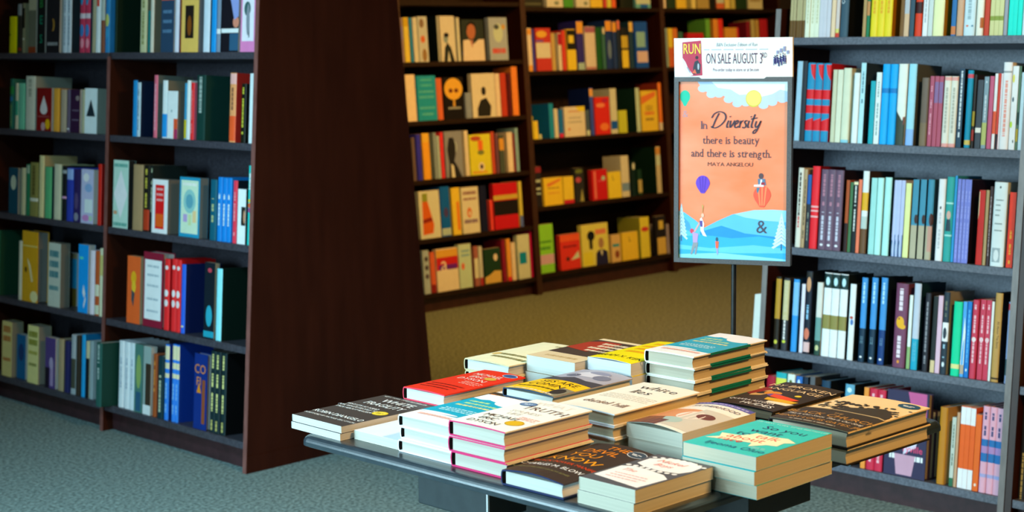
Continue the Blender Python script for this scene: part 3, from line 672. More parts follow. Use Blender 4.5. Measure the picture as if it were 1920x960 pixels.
shelf_row(UR, .435, 'fourth row of right bookcase', 'books on the right bookcase, fourth row', '''
1448 1458 519 241a0c black book with gold upper half | b=.42,.97,b88a28 e=.5,.1,.3,.03,c8c040 k=14100a
1462.5 1473.5 522 34343a charcoal book with cream upper half | b=.42,.97,c8bc8a w=e8e4e0,.15,.95 e=.5,.12,.3,.02,c8d040
1480.5 1491.5 524 3094dc blue book with pale stripe | b=.5,.96,7abaf0 k=12406a
1496 1502.5 533 e0dcea pale lavender book |
1503.5 1515.5 509 141c2c black book with portrait top | h e=.5,.84,.34,.09,d0966a b=.92,.99,2a2a28 w=8ac0e0,.35,.6 e=.5,.24,.4,.07,d8765a b=.02,.14,e0b8b4 k=0b141e
1524.5 1535.5 530 dad8ce cream spine book with green foot | b=.0,.52,6a9a94 b=.0,.2,28483c e=.5,.1,.3,.04,c8c890
1537 1580.5 513 eaf2f2 white olive banded hardcover | x=3 h b=.82,.99,12302e e=.5,.9,.25,.05,c0e4ec b=.33,.5,8f8648 k=101a18 
1586 1597 533 e6eff2 white book with small red and blue figure | h e=.5,.56,.3,.02,b85040 e=.6,.5,.25,.04,4a78b8 k=1a2428
1607 1618 521 3f8fd0 blue hardcover with dark foot | h b=.0,.4,123046 w=b0e0f4,.08,.36 w=b0dcf4,.7,.95 e=.5,.06,.2,.012,f0f4f8 k=0c2434
1625.5 1637 521 3f8fd0 blue hardcover with dark foot, middle copy | h b=.0,.4,123046 w=b0e0f4,.08,.36 w=b0dcf4,.7,.95 e=.5,.06,.2,.012,f0f4f8 k=0c2434
1643 1655 521 3f8fd0 blue hardcover with dark foot, right copy | h b=.0,.4,123a76 w=b0e0f4,.08,.36 w=b0dcf4,.7,.95 e=.5,.06,.2,.012,f0f4f8 k=0c1c24
1671.5 1693.5 532 74405c plum book with yellow owl shape | h e=.5,.54,.32,.07,f8ae1c e=.7,.49,.25,.03,f8ae1c e=.4,.58,.06,.012,5a2a3c w=e8d8e0,.12,.4 w=e8d8e0,.68,.95 e=.5,.07,.1,.02,e09030 pg=b8a890
1697 1703 554 e2ece2 white book with green foot | b=.0,.3,8ab070
1705 1717.5 532 c0c8d6 silver blue book with teal foot | h b=.0,.36,14a0be w=d8f0f4,.1,.34 k=10384c
1726.5 1737 550 26262e black book with grey lettering | h w=8a8a90,.1,.95
1741.5 1749.5 556 1c2220 dark green book with tan foot | b=.0,.16,d8c090
1750.5 1759 555 deb8ca pale pink book |
1760.5 1772 548 26343f dark slate book with white panel | h r=.0,1,.4,.63,eef2f2 e=.5,.5,.3,.07,26343f w=9ac0d0,.2,.38 w=6a705a,.7,.92 e=.5,.12,.2,.03,dce8ec k=a0a098 
1780 1796 566 10cf98 emerald green book | h b=.1,.16,e0dc90 k=0a5a38
1797 1804 566 4aa4e4 blue and white slim book | b=.04,.16,b8a890 P=0,.16,1,.16,1,.6,.6,.8,e0f0f4
1805 1813 566 1076c8 blue book | e=.5,.1,.2,.02,d0e8f8 w=5ab4e8,.2,.9
1815 1826.5 563 cc3c56 rose red hardcover | h w=f0c0c8,.2,.95 e=.5,.5,.35,.03,f8e0e0
1829 1848.5 563 cc3c56 rose red hardcover | x=2 w=f0c0c8,.2,.95 e=.5,.5,.35,.03,f8e0e0
1850 1854.5 566 e6eae6 thin white book |
1856 1869.5 550 c09650 tan book with dark lettering | h T=All_About_The_Story,.5,.53,.037,4a3014,-1.5708 b=.03,.05,3a2810 k=14100c
1881 1888 567 8a9ac0 blue white and red book by the right post | b=.9,.98,c02030 b=.1,.3,2a4a50
''', **RB)
shelf_row(UR, .100, 'bottom row of right bookcase', 'books on the right bookcase, bottom row', '''
1430 1446 705 a81830 dark red book behind the blue stack |
1447 1466 699 20a8b0 turquoise and yellow book | b=.8,.93,d8d850 b=.72,.8,c89a60
1468 1482 702 dfe8dc white book with olive emblem | e=.5,.9,.2,.03,5a6a30
1484 1496 706 2868b8 blue book with pale mark | e=.5,.92,.2,.04,c0dcf0
1498 1506 707 1c2c40 navy slim book |
1510 1519 707 5a5c60 grey slim book |
1532 1548 714 1c3c54 dark slate thick hardcover | h pg=6aa8c0 k=0b1620
1576 1593 721 5fa0bc slate cyan thick hardcover | h e=.5,.93,.25,.03,d0ecf4 pg=6aa8c0 k=0c1418
1611 1619.5 727 f0943a orange slim book |
1621 1651 730 cc2a48 crimson hardcover | x=2 h w=f0b8c0,.1,.95
''', **RB)
shelf_row(UR, .100, 'face out in bottom row of right bookcase', 'purple face out copies, bottom row of the right bookcase', '''
1656 1733 735 34304e dark purple book with pink title | F d=.024 k=3a2a48 pg=d8b890 P=.5,1,.95,1,.98,.5,.72,.55,.6,.8,c45a90 T=ryville,.68,.30,.11,f04a78,0 l=.12,.95,.2,.06,e8ecf4 P=.3,.02,.68,.02,.75,.26,.24,.26,c89ab0 P=.45,.26,.75,.36,.8,.5,.5,.44,d8d0e4
''', **RB)
for k in range(3):
    shelf_row(UR, .100, 'behind the purple face out book, copy %s' % ['nearest to it', 'between two others', 'farthest back'][k], 'purple face out copies, bottom row of the right bookcase', '''
1656 1733 -21 34304e dark purple book | F A d=.024 k=3a2a48 pg=c8dce8 s=%.3f
''' % (.040+.027*k), **RB)
shelf_row(UR, .100, 'bottom row of right bookcase', 'books on the right bookcase, bottom row', '''
1754 1768 764 bc7c1c golden brown book | h k=c8a060
1777 1784.5 783 c2cabc grey green slim book | b=.0,.12,2a6a4a w=6a7a6a,.3,.9
1785.5 1790.5 774 c8a07c tan slim book |
1791.5 1819.5 763 f2631c orange paperback with white ends | x=3 b=.0,.24,eef4f0 b=.78,.99,eef4f0
1820.5 1831 778 fb6a1c plain orange paperback | e=.5,.08,.2,.02,f8e0d0
1832.5 1872 764 e8aec4 pink paperback with blue bands | x=3 b=.36,.62,2a72b4 b=.46,.54,b08ac0 b=.18,.22,a8a8d8 w=4a4a78,.66,.95
''', **RB)
for (tz, ys) in ((.435, '1911 1924 510 6a6a70 grey book | w=c8a050\n1925 1940 515 c89040 gold book |'), (.100, '1903 1918 760 241c14 dark book with gold letters | w=c8a050,.0,.5\n1919 1935 770 7a2018 dark red book |'), (.776, '1925 1940 340 a8b8c0 pale grey book |')):
    shelf_row(UR2, tz, 'in the bookcase at right edge', 'books in the bookcase cut by the right edge', ys, back=.03, a0=.0, a1=.86)

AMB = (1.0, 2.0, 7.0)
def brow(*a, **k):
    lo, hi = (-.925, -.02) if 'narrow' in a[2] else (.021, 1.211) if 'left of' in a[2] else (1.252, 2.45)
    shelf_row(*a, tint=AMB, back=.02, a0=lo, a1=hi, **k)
brow(UB, ZB5[4], 'top row, narrow back bookcase', 'books in the narrow back bookcase, top row', '''
755 760 33 9a6a4a brown and lilac slim book | b=.5,.8,8a6a80
761.5 771 33 e8a824 golden yellow book | b=.8,.98,d8900c
772.5 777.5 33 286c7c teal slim book |
779 787 33 dcb878 cream slim book |
788 805 31 c8a468 cream book with brown patches | F pb e=.4,.85,.25,.1,8a5a28 e=.45,.5,.25,.08,d85a1c e=.55,.15,.25,.14,9a6020
824 828 30 a88a50 narrow olive book | k=0a160c s=.0
829 856 30 dfb668 cream book with dark haired figure | F pb P=.15,0,.9,0,.68,.3,.45,.42,.25,.3,1c2010 e=.35,.5,.16,.1,8a8050 e=.4,.58,.18,.05,14140c P=.4,0,.6,0,.5,.24,d8c888
861 866 33 d8b878 thin cream book |
869 910 37 2a2a14 book with smiling woman in white jacket | F pb P=.0,0,1,0,1,.52,.75,.52,.5,.4,.3,.52,.05,.5,e8cc94 e=.42,.72,.2,.2,b85a24 P=.2,.66,.24,.88,.42,.97,.62,.92,.68,.7,.6,.85,.42,.9,.28,.84,1c1208 P=.35,.5,.5,.5,.44,.3,c06a38 r=0,1,.14,.22,2c3a60 
920 954 33 a89268 grey brown book with drawn face and red title | F pb e=.5,.64,.26,.22,c8b078 e=.42,.78,.14,.06,4a4428 l=.15,.9,.16,.12,d83818 e=.8,.78,.1,.06,d8841c
''')
brow(UB, ZB5[3], 'second row, narrow back bookcase', 'books in the narrow back bookcase, second row', '''
766 783.5 140 eec25c thick cream yellow book | 
786 821 142 1f7f9c teal book with faded lines | F pb l=.2,.8,.88,.05,4f9a80 l=.2,.8,.76,.05,4f9a80 l=.1,.9,.62,.05,5a9a80 l=.1,.9,.5,.05,5a9a80 l=.1,.9,.26,.05,5a9a80 l=.2,.8,.12,.05,5a9a80
823 833 147 d8561c orange red book | 
835 872 145 120c06 black book with orange face | F pb e=.5,.72,.46,.26,e8901c e=.36,.68,.1,.05,6a2008 e=.64,.68,.1,.05,6a2008 P=.46,.5,.54,.5,.56,.3,.44,.3,d8841c l=.2,.85,.24,.05,a88a50
876 886 174 8a7a58 short grey book |
888 931 138 dfb878 cream book with seated dark figure | F pb P=.2,.02,.75,.02,.8,.25,.6,.45,.35,.4,.2,.2,241c0c e=.5,.6,.1,.1,241c0c
933 941.5 138 eac670 cream slim book |
943 953.5 137 c03010 red book |
956 962 137 5a100c dark red slim book |
964 975 125 ee701a tall orange book |
''')
brow(UB, ZB5[2], 'third row, narrow back bookcase', 'books in the narrow back bookcase, third row', '''
777 783 258 6a4628 dark tan slim book |
786 794 252 342864 navy purple book |
797 810 250 f4981c bright orange book | b=.0,.8,f08814
818 823 249 8a7e54 grey olive slim book |
824 829 255 a89a72 grey tan slim book |
830 836 248 e4281a bright red slim book |
838 870 246 8a7450 grey book with man in profile | F pb P=.15,.0,.9,0,.7,.2,.5,.35,.6,.5,.62,.7,.5,.86,.25,.86,.12,.6,.2,.3,241c10 e=.58,.66,.12,.12,b09a68 P=.3,.0,.5,0,.45,.25,.3,.3,dcc088
875.5 882.5 245 e4be74 cream slim book with pale spine |
884 923 252 dcc018 yellow book with red hat figure | F pb e=.3,.9,.25,.06,b84018 r=.4,.62,.6,.85,e85a14 e=.52,.55,.16,.06,7a6a20 e=.52,.2,.14,.11,e8dc90 e=.52,.2,.07,.06,14140c l=.1,.8,.04,.05,e07818
925 931 247 c84018 red slim book |
934 938 250 7a4030 thin brown book |
940 949 254 4a4424 dark olive book with orange patch | b=.6,.92,d8801c
955 965 248 eacb98 pale cream book |
966 969 250 8a1c18 thin dark red book |
970.5 976 240 8a9070 grey green slim book |
''')
brow(UB, ZB5[1], 'fourth row, narrow back bookcase', 'books in the narrow back bookcase, fourth row', '''
790 828 358 d6b878 cream book with large orange shape | F pb P=.12,.08,.62,.1,.68,.28,.42,.78,.16,.78,d8500c P=.16,.78,.42,.78,.42,.95,.16,.95,8a7a18 P=.14,.32,.62,.36,.58,.44,.14,.4,8a1c08
831 848 350 0f4e80 blue book with small brown figure | b=.02,.16,b0a090 e=.5,.48,.25,.1,4a3038 
852 867 352 eaa41c yellow and orange book | P=.5,.1,.9,.1,.85,.7,.5,.7,e86a14
869.5 901 351 dcb474 cream book with orange flame | F pb l=.1,.9,.84,.07,8a4a30 l=.1,.9,.72,.05,8a4a30 e=.42,.45,.14,.11,d8601c e=.44,.43,.06,.05,dcb474 l=.1,.9,.22,.08,7a4a40
905 917 348 14141a black book |
922.5 927 375 ee3c20 short coral red slim book |
929 974 343 c81410 red book with gold band and black panel | F pb r=.0,1,.3,.62,1c1208 r=.0,1,.64,.74,c88c20
977.5 983 340 d8a428 gold slim book | b=.0,.24,5a5a70
''')
brow(UB, ZB5[0], 'bottom row, narrow back bookcase', 'books in the narrow back bookcase, bottom row', '''
798 809.5 470 a89468 grey brown patterned book | e=.5,.8,.3,.06,4a3424 e=.5,.6,.3,.06,4a3424 e=.5,.4,.3,.06,5a4030
811.5 820 473 d8501c orange red book | b=.0,.2,8a180c
822 862 466 e4c068 cream book with orange and purple upper half and letter | F pb r=0,1,.5,.98,c81c10 r=0,1,.8,.98,e0881c r=.1,.95,.5,.62,6a1c48 T=a,.35,.48,.5,f0d080
864 887 458 bfb284 pale green grey book | F pb e=.3,.5,.12,.08,e0501c l=.2,.9,.82,.05,7a8a68 l=.2,.9,.72,.05,7a8a68
893 900.5 462 a8522c brown cream slim book | b=.2,.7,d8b070
902 908.5 462 c8a468 cream slim book with red foot | b=.0,.2,a82818
911 941 466 1c3010 dark green book with white ball | F pb P=0,.02,1,.02,1,.34,.6,.36,.3,.26,0,.2,d8902c e=.7,.74,.12,.1,e8d8a8 e=.35,.2,.1,.04,8a3010
945.5 952 450 8a1418 dark red slim book |
954.5 961.5 448 ee841c orange slim book | b=.0,.1,e02018
963 970 455 eacb80 pale cream slim book |
974 996 440 d0b27c beige book with teal square | F pb r=.12,.72,.34,.6,107478
999.5 1008 431 e41434 crimson book |
''')
brow(UB, ZBM[4], 'top row, wide back bookcase left of poster', 'books in the wide back bookcase, top row', '''
981 1019 -24 2c2410 dark brown book | F pb r=.1,.9,.05,.1,5a4a20
1026 1056 -24 dcbc6c cream book | F pb e=.6,.1,.16,.05,8a7a40
1058.5 1076 -24 4c8018 green book |
1081 1106 -24 dcb468 pale cream book | F pb e=.7,.1,.16,.05,8a7a40
1109 1131 -24 eca41c golden book |
1134 1138.5 -24 d83a20 thin red book |
1140 1147.5 -24 dccc24 yellow slim book |
1149 1156 -24 ee5418 orange red slim book |
1165 1189 -24 141808 black book |
1193 1220 -24 6a94a0 blue white book | F pb r=.0,1,.1,.5,c8ccc0 r=.3,.8,.0,.1,1c5080
''')
brow(UB, ZBM[3], 'second row, wide back bookcase left of poster', 'books in the wide back bookcase, second row', '''
981 992 53 dcb878 cream book with olive marks | w=8a7a40,.15,.8
993.5 1001 53 e8b874 cream and orange slim book | b=.0,.14,e8841c b=.85,.98,e8841c
1002 1006 55 38345c thin navy book |
1008 1036 53 c83018 red book with cream panel | F pb r=.0,.95,.3,.66,dcb47c e=.4,.86,.35,.08,e8901c r=0,.5,.68,.72,5a4a60
1037.5 1044 62 c88a30 tan slim book |
1050 1056 62 e0bc7c pale cream slim book | b=.68,.98,b81418
1057.5 1064 57 dc3418 red slim book |
1066 1082 55 eca818 black and yellow book | F pb r=0,1,.5,.98,1c1808 r=.2,.8,.66,.85,e8a81c
1086 1098 39 342444 dark purple book with orange top | b=.74,.98,e8881c b=.0,.14,a8a090
1101 1120 50 dca868 cream wide book | b=.86,.99,a85040 b=.0,.06,b86a40
1121.5 1131 52 1c4a12 dark green book |
1133 1138.5 50 3c5c34 green and white slim book | e=.5,.9,.4,.08,e0dc9c
1140 1151 38 1c2c3c navy book with orange top | b=.78,.98,e8841c e=.5,.4,.3,.2,6a6850
1153 1160 40 20303c dark blue grey slim book | b=.78,.98,e8881c
1162 1166.5 37 242820 thin dark book with coral top | b=.8,.98,ee6a34
1169 1181 52 1c1a10 black and gold book | b=.5,.8,c8901c b=.02,.45,e8a81c
1184 1191 40 20342c dark green slim book | b=.78,.98,e8a030
1194 1217 41 1c4468 blue book with pale square | F pb r=.1,.8,.45,.78,8a9890 r=.1,.95,.12,.36,d89a70
''')
brow(UB, ZBM[2], 'third row, wide back bookcase left of poster', 'books in the wide back bookcase, third row', '''
992 1002 218 eaba1c short yellow book | 
1003.5 1011 227 e8a81c short yellow orange book |
1012.5 1017 252 c8a850 tiny tan book |
1033 1041 194 1874b4 blue hardcover with wide side | k=105c94 d=.17
1042.5 1049 204 dcb88c cream slim book |
1050.5 1058.5 205 1c5a80 blue book with red foot | b=.0,.14,d82028
1060.5 1099 200 e2bc6c cream book with yellow corner | F pb P=.55,1,1,1,1,.82,.7,.84,eac418 l=.2,.8,.82,.04,d0702c l=.2,.8,.6,.05,a88a50 l=.15,.85,.46,.05,a88a50 e=.2,.25,.06,.04,d86a24
1101.5 1108 206 50503c dark grey slim book | b=.0,.2,c8b88c
1110 1116.5 165 3c4468 navy book with orange top | b=.82,.98,e88c2c k=0c1a30 d=.17
1118 1145.5 182 dc2410 red book with orange patches | F pb e=.7,.9,.2,.05,b82028 e=.4,.78,.3,.06,f0702c e=.6,.2,.3,.1,f0681c
1148.5 1160 166 d4bc90 cream and blue book | b=.1,.28,1c4a74
1162 1177 207 c8a81c mustard yellow short book | F pb
1196 1203 165 bfae80 dark green hardcover with pale spine | k=142a12 d=.18
1205 1235 170 eca41c yellow orange book with big numerals | F pb T=101,.48,.5,.2,5a3c10 P=0,.85,.0,.66,.9,.86,.9,.98,e8641c l=.2,.8,.4,.08,e0601c l=.25,.75,.26,.06,8a5a18
1238 1252 155 ec6a18 tall orange book | b=.0,.16,d8a860 k=a83010 d=.18
''')
brow(UB, ZBM[1], 'fourth row, wide back bookcase left of poster', 'books in the wide back bookcase, fourth row', '''
1003 1018 312 241a10 black book with cream lettering | F pb l=.1,.9,.6,.07,c8b07c l=.1,.9,.42,.05,c8b07c l=.1,.9,.3,.05,a89a5c r=0,1,.84,.98,8a2018
1022 1056.5 333 eca418 yellow book with orange diagonal | F pb P=.15,.78,.9,.95,.9,.86,.2,.66,e0681c l=.2,.85,.6,.04,8a5a14 l=.2,.85,.4,.08,e08a1c
1058.5 1077 331 eaa81c plain yellow book | F pb r=0,1,0,.14,c8201c
1080 1097 315 2c2414 dark book with cream patches | F pb e=.4,.65,.3,.08,b84030 P=.5,.02,.9,.02,.75,.4,a8842c e=.5,.9,.4,.06,6a6018
1112 1140.5 318 cc1810 red hardcover with pale stripe | F pb r=.14,.26,.05,.95,e86838 e=.75,.7,.12,.08,a8a8a0 l=.4,.8,.6,.05,e04838
1142.5 1166 322 eeb01c yellow book with letter L | F pb T=L,.4,.68,.26,5a5018 
1168.5 1182.5 292 dcb27c cream book with grey blue foot | b=.14,.34,7a7c90
1187 1195 302 0f2010 dark green book with pale top mark | e=.5,.85,.3,.1,d0bc88
1199 1206 318 183014 dark green slim book with tan foot | b=.1,.6,b88a34
1234 1242.5 275 c89a50 tall tan spine book with dark green side | k=10240c d=.2 b=.6,.8,c8bc80 b=.84,.98,d07a24
''')
brow(UB, ZBM[0], 'bottom row, wide back bookcase left of poster', 'books in the wide back bookcase, bottom row', '''
1013 1041 421 8cb41c lime green book with pink band | F pb r=0,1,.18,.38,d08a80 l=.1,.9,.62,.04,3a6a14 l=.1,.8,.48,.06,4a7a18
1053 1090 439 dc2c14 red orange book | F pb l=.15,.85,.62,.06,7a1410 P=.5,.25,.9,.5,.95,.3,c8b060 e=.35,.3,.08,.06,2a2010 r=0,1,.8,.98,ec4c18
1093.5 1143 420 ddbf34 yellow book with standing figure in dark suit | F pb r=.04,.4,.02,.34,e0b81c e=.35,.72,.14,.12,14140c r=.28,.4,.4,.72,14140c r=.52,.92,.74,.86,e06a30 e=.72,.52,.1,.13,a86a30 P=.5,.0,.98,.0,.95,.3,.8,.36,.62,.36,.52,.28,241c24 P=.68,.34,.78,.34,.73,.2,d8c8b0
1148.5 1165 440 d8943c orange book with teal band | F pb r=.1,.9,.56,.66,2a7a58 e=.6,.28,.25,.14,8a3a14
1168.5 1198 435 eca41c amber book with letter L | F pb T=L,.5,.66,.26,6a4c14
1204 1221 407 e4bc20 tall yellow book with red ribbon | e=.5,.7,.4,.06,d0301c k=a88a1c d=.18
1232.5 1251 405 241a10 black and gold tall book | F pb r=.3,.75,.66,.88,d89a28 r=.1,.95,.02,.45,d8942c
1254.5 1260 420 b88a60 tan slim book |
''')
brow(UB, ZBM[4], 'top row, back bookcase behind poster', 'books in the back bookcase behind the poster, top row', '''
1240 1250 -24 e8b870 cream book |
1253 1268 -24 243010 dark green book |
1270 1288 -24 f0a41c golden orange book |
1298 1306 -24 e8b440 yellow slim book |
1308 1330 -24 b8822c brown tan book | F pb l=.1,.9,.3,.1,7a5018
1332 1343 -24 181408 black book |
1345 1359 -24 d85a20 red and cream book | b=.15,.6,c8ac70
1361 1370 -24 f0ac38 yellow orange slim book |
1372 1380 -24 c89830 gold slim book |
1382 1402 -24 20300c dark green wide book |
1404 1430 -24 d8aa54 cream and gold patterned book | F pb l=.1,.9,.2,.1,a87828 l=.1,.9,.4,.1,a87828
''')
brow(UB, ZBM[3], 'second row, back bookcase behind poster', 'books in the back bookcase behind the poster, second row', '''
1250 1255 53 8a8a5a grey olive slim book |
1257 1265 53 e8a81c golden slim book | b=.0,.5,d0501c
1266 1274 53 d86418 burnt orange slim book | 
1277 1284 60 3a5a30 green slim book |
1292 1322 62 c81c14 red wide book | F pb
1328 1336 36 6a9020 green book |
1342 1351 36 e87c1c orange book |
1352 1360 36 e82c14 bright red book |
1362 1388 52 e0841c amber wide book | F pb r=.85,1,0,1,d8281c
1404 1411 40 8a1414 dark red slim book |
1413 1419 37 c8983c tan slim book |
1421 1427 37 c8882c gold slim book |
1429 1443 36 b81814 red book beside right bookcase |
''')

# ---------------------------------------------------------------- display table
TX0, TX1, TY0, TY1, TZ = 1.838, 2.745, 1.562, 2.392, .72
t = empty('display_table', Matrix.Translation((TX0, TY0, 0)), label='low black display table carrying the stacks of books', cat='table')
def tp(mb, nm, bevel=0):
    mb.v = [(x-TX0, y-TY0, z) for x, y, z in mb.v]; return mb.build(nm, t, bevel=bevel)
b = MB()
def rrect(x0, x1, y0, y1, r, z):
    P = []
    for cx, cy, a in ((x1-r, y1-r, 0), (x0+r, y1-r, 90), (x0+r, y0+r, 180), (x1-r, y0+r, 270)):
        for k in range(5): q = math.radians(a+k*22.5); P.append((cx+r*math.cos(q), cy+r*math.sin(q), z))
    return P
prof = [(.006, TZ-.0225), (.0, TZ-.0195), (.0, TZ-.0120), (.0008, TZ-.0085), (.0024, TZ-.0052), (.0048, TZ-.0026), (.0080, TZ-.0008), (.012, TZ-.0001), (.018, TZ)]
rings = [rrect(TX0+i, TX1-i, TY0+i, TY1-i, .018, z) for i, z in prof]
n = len(rings[0])
for A, B in zip(rings, rings[1:]):
    for k in range(n): b.face([A[k], A[(k+1) % n], B[(k+1) % n], B[k]], M_RIM)
b.face(rings[-1], M_TABLE); b.face(rings[0][::-1], M_TABLE)
me = tp(b, 'tabletop')
b = MB(); b.box((1.950, 2.003, .603), (.10, 0, 0), (0, .184, 0), (0, 0, .094), M_APRON); tp(b, 'apron_box', .003)
b = MB(); b.box((1.947, 1.999, .600), (.004, 0, 0), (0, .004, 0), (0, 0, .097), M_STEEL); tp(b, 'corner_strip')
b = MB(); b.box((2.255, 1.66, .605), (.19, 0, 0), (0, .12, 0), (0, 0, .092), M_BLACK); tp(b, 'apron_box', .003)
b = MB(); b.box((2.13, 1.80, .03), (.34, 0, 0), (0, .36, 0), (0, 0, .667), M_BLACK); tp(b, 'pedestal')
b = MB(); b.box((2.00, 1.68, .0), (.58, 0, 0), (0, .58, 0), (0, 0, .03), M_BLACK); tp(b, 'foot_plate', .006)

# books lying on the table: cover width runs toward -Y, cover top toward +X
GR = 'books piled on the display table'
def pile(lx, ly, w, h, t_, n, hard, labels, ang=0, z0=TZ+.0004, jit=.004, **k):
    R = random.Random(int(lx*1000)+int(ly*10))
    z = z0
    fo, so, lf, cu = k.pop('fops', ()), k.pop('sops', ()), k.pop('lift', 0), k.pop('curl', 0)
    for i in range(n):
        top = i == n-1
        a = ang+(0 if top else R.uniform(-.012, .012)); dx, dy = (0, 0) if top else (R.uniform(-jit, jit), R.uniform(-jit*.6, jit*.6))
        ca, sa = math.cos(a), math.sin(a)
        X = Vector((-sa, -ca, 0)); Y = Vector((ca, -sa, 0))
        M = frame((lx+dx, ly+dy, z), X, Y, (0, 0, 1))
        book(M, w, h, t_-.0006, hard, fops=fo if top else (), sops=so if not top or hard else (), lift=lf if top else min(lf, 0), curl=cu if top else 0,
             label=labels[i], cat='book', group=GR, **k)
        z += t_
CREAM = 'f0e6cc'
# dark paperback with white title
pile(1.861, 2.442, .148, .232, .0135, 2, False, ['lower of two dark paperbacks hanging over the left table corner', 'dark brown paperback with white title and gold seal, leftmost on table'],
     ang=.01, front='453b36', spine='e8ecee', back='e8e8e4', edge='e8e8e4', pages='eee6cc', fops=[
     ('t', 'WHITE', .56, .80, .125, 'f2efe8', dict(narrow=1.0)), ('t', 'FRAGILITY', .53, .665, .125, 'f2efe8', dict(narrow=.82)),
     ('t', 'WHY IT\'S SO HARD', .33, .56, .052, 'f2efe8', dict(narrow=.9)), ('t', 'FOR WHITE PEOPLE TO', .34, .50, .052, 'f2efe8', dict(narrow=.9)), ('t', 'TALK ABOUT RACISM', .36, .44, .052, 'f2efe8', dict(narrow=.9)),
     ('e', .82, .50, .12, .062, 'd8b428'), ('e', .82, .50, .10, .05, 'e4c640'), ('l', .75, .89, .50, .012, '6a5410'), ('l', .76, .88, .48, .008, '6a5410'),
     ('t', 'ROBIN DIANGELO', .5, .20, .088, 'f2efe8', dict(narrow=.86)), ('t', 'FOREWORD BY MICHAEL ERIC DYSON', .5, .12, .046, 'e0dcd4', dict(narrow=.8)), ('t', 'NEW YORK TIMES BESTSELLER', .5, .94, .04, 'd8d4cc')])
# low pale book between
pile(1.884, 2.286, .125, .20, .0175, 1, False, ['low pale grey paperback wedged between dark paperbacks and teal covered stack'], front='d6d6d8', spine='e8e4d8', edge='f0ead8', pages='f2e8c8', fops=[
     ('e', .86, .25, .14, .12, '5a6470'), ('l', .73, .99, .2, .012, 'd8d8d8'), ('l', .73, .99, .24, .012, 'd8d8d8'), ('l', .73, .99, .28, .012, 'd8d8d8'), ('l', .74, .98, .16, .012, 'd8d8d8')])
TEAL = [('p', [(.0, .22), (1, .20), (1, .74), (.8, .80), (.55, .77), (.35, .84), (.2, .80), (0, .82)], '1ea2be'), ('e', .72, .80, .24, .085, 'f6f6f4'), ('e', .60, .845, .3, .05, 'f6f6f4'), ('e', .35, .235, .35, .022, 'f6f6f4'),
        ('l', .12, .5, .70, .036, 'b8d890'), ('l', .15, .75, .62, .036, 'b8d890'), ('l', .12, .85, .54, .036, 'd8cf8a'), ('l', .15, .8, .42, .014, 'd4eef2'), ('l', .12, .82, .38, .014, 'd4eef2'), ('l', .15, .8, .34, .014, 'd4eef2'),
        ('l', .12, .9, .12, .045, 'e8b4a8')]
def teal_spine(): return []
pile(1.882, 2.157, .138, .225, .0225, 3, True, ['bottom book of the white hardcover stack beside the pink edged stack', 'middle book of the white hardcover stack beside the pink edged stack', 'white and turquoise hardcover with gold lettering, near left of table'],
     front='f1f3f4', spine='f1f3f4', back='f1f3f4', edge='e6eaf0', pages=CREAM, fops=TEAL, lift=.001)
# pink edged stack
pile(1.870, 2.0115, .135, .217, .0275, 3, True, ['bottom book of the pink edged hardcover stack', 'middle book of the pink edged hardcover stack', 'cream hardcover with pink edges and gold seal, near front of table'],
     front='f4eee4', spine='d8c8b4', back='f0e8dc', edge='d02a68', pages='f0e2c0', lift=.0015, jit=.003, fops=[
     ('t', 'WHAT', .50, .84, .13, 'e4dcd4', dict(serif=True)), ('t', 'TRUTH', .60, .66, .15, '54302a', dict(serif=True, narrow=.95)), ('t', 'SOUNDS', .48, .53, .085, 'cfc4b8', dict(serif=True)), ('t', 'LIKE', .42, .44, .085, 'cfc4b8', dict(serif=True)),
     ('t', 'MICHAEL', .42, .30, .10, '3a2c2a', dict(serif=True)), ('t', 'ERIC', .34, .195, .10, '3a2c2a', dict(serif=True)), ('t', 'DYSON', .42, .085, .10, '3a2c2a', dict(serif=True)),
     ('l', .62, .95, .42, .012, 'e8907a'), ('l', .62, .92, .39, .012, 'e8907a'), ('l', .62, .95, .36, .012, 'e8907a'),
     ('e', .78, .24, .13, .078, 'c89a18'), ('e', .78, .24, .115, .066, 'd8ac24'), ('e', .16, .80, .14, .06, '3a5a86'), ('e', .16, .80, .12, .048, '6a86ac'), ('l', 0.08, 0.24, 0.802, .010, 'e8f0f6'), ('l', 0.10, 0.22, 0.782, .010, 'e8f0f6')])
# orange lettered hardcover at the front
pile(1.848, 1.862, .137, .238, .026, 1, True, ['dark brown hardcover with glowing orange title at table front edge'], front='3c302a', spine='14181e', back='1c2436', edge='18264e', pages='f4ecd8', lift=.006, ang=-.008, fops=[
     ('t', 'THE', .55, .84, .115, 'f08a1c', dict(narrow=.95)), ('t', 'DEVIL', .46, .71, .13, 'f08a1c', dict(narrow=.95)), ('t', 'YOU', .38, .575, .135, 'f2941c', dict(narrow=.95)), ('t', 'KNOW', .44, .43, .14, 'f59c1c', dict(narrow=1.0)),
     ('t', 'A BLACK POWER MANIFESTO', .5, .335, .062, 'd8481c', dict(narrow=.86)), ('t', 'CHARLES M. BLOW', .42, .22, .078, 'f4f0ec', dict(narrow=.85)), ('t', 'AUTHOR OF FIRE SHUT UP IN MY BONES', .40, .13, .036, '8a8450', dict(narrow=.8)),
     ('e', .84, .88, .13, .072, 'c8ccd0'), ('e', .84, .88, .12, .064, '3a4a5a'), ('l', 0.76, 0.92, 0.880, .010, 'e8ecf0'), ('l', 0.78, 0.90, 0.860, .010, 'e8ecf0')])
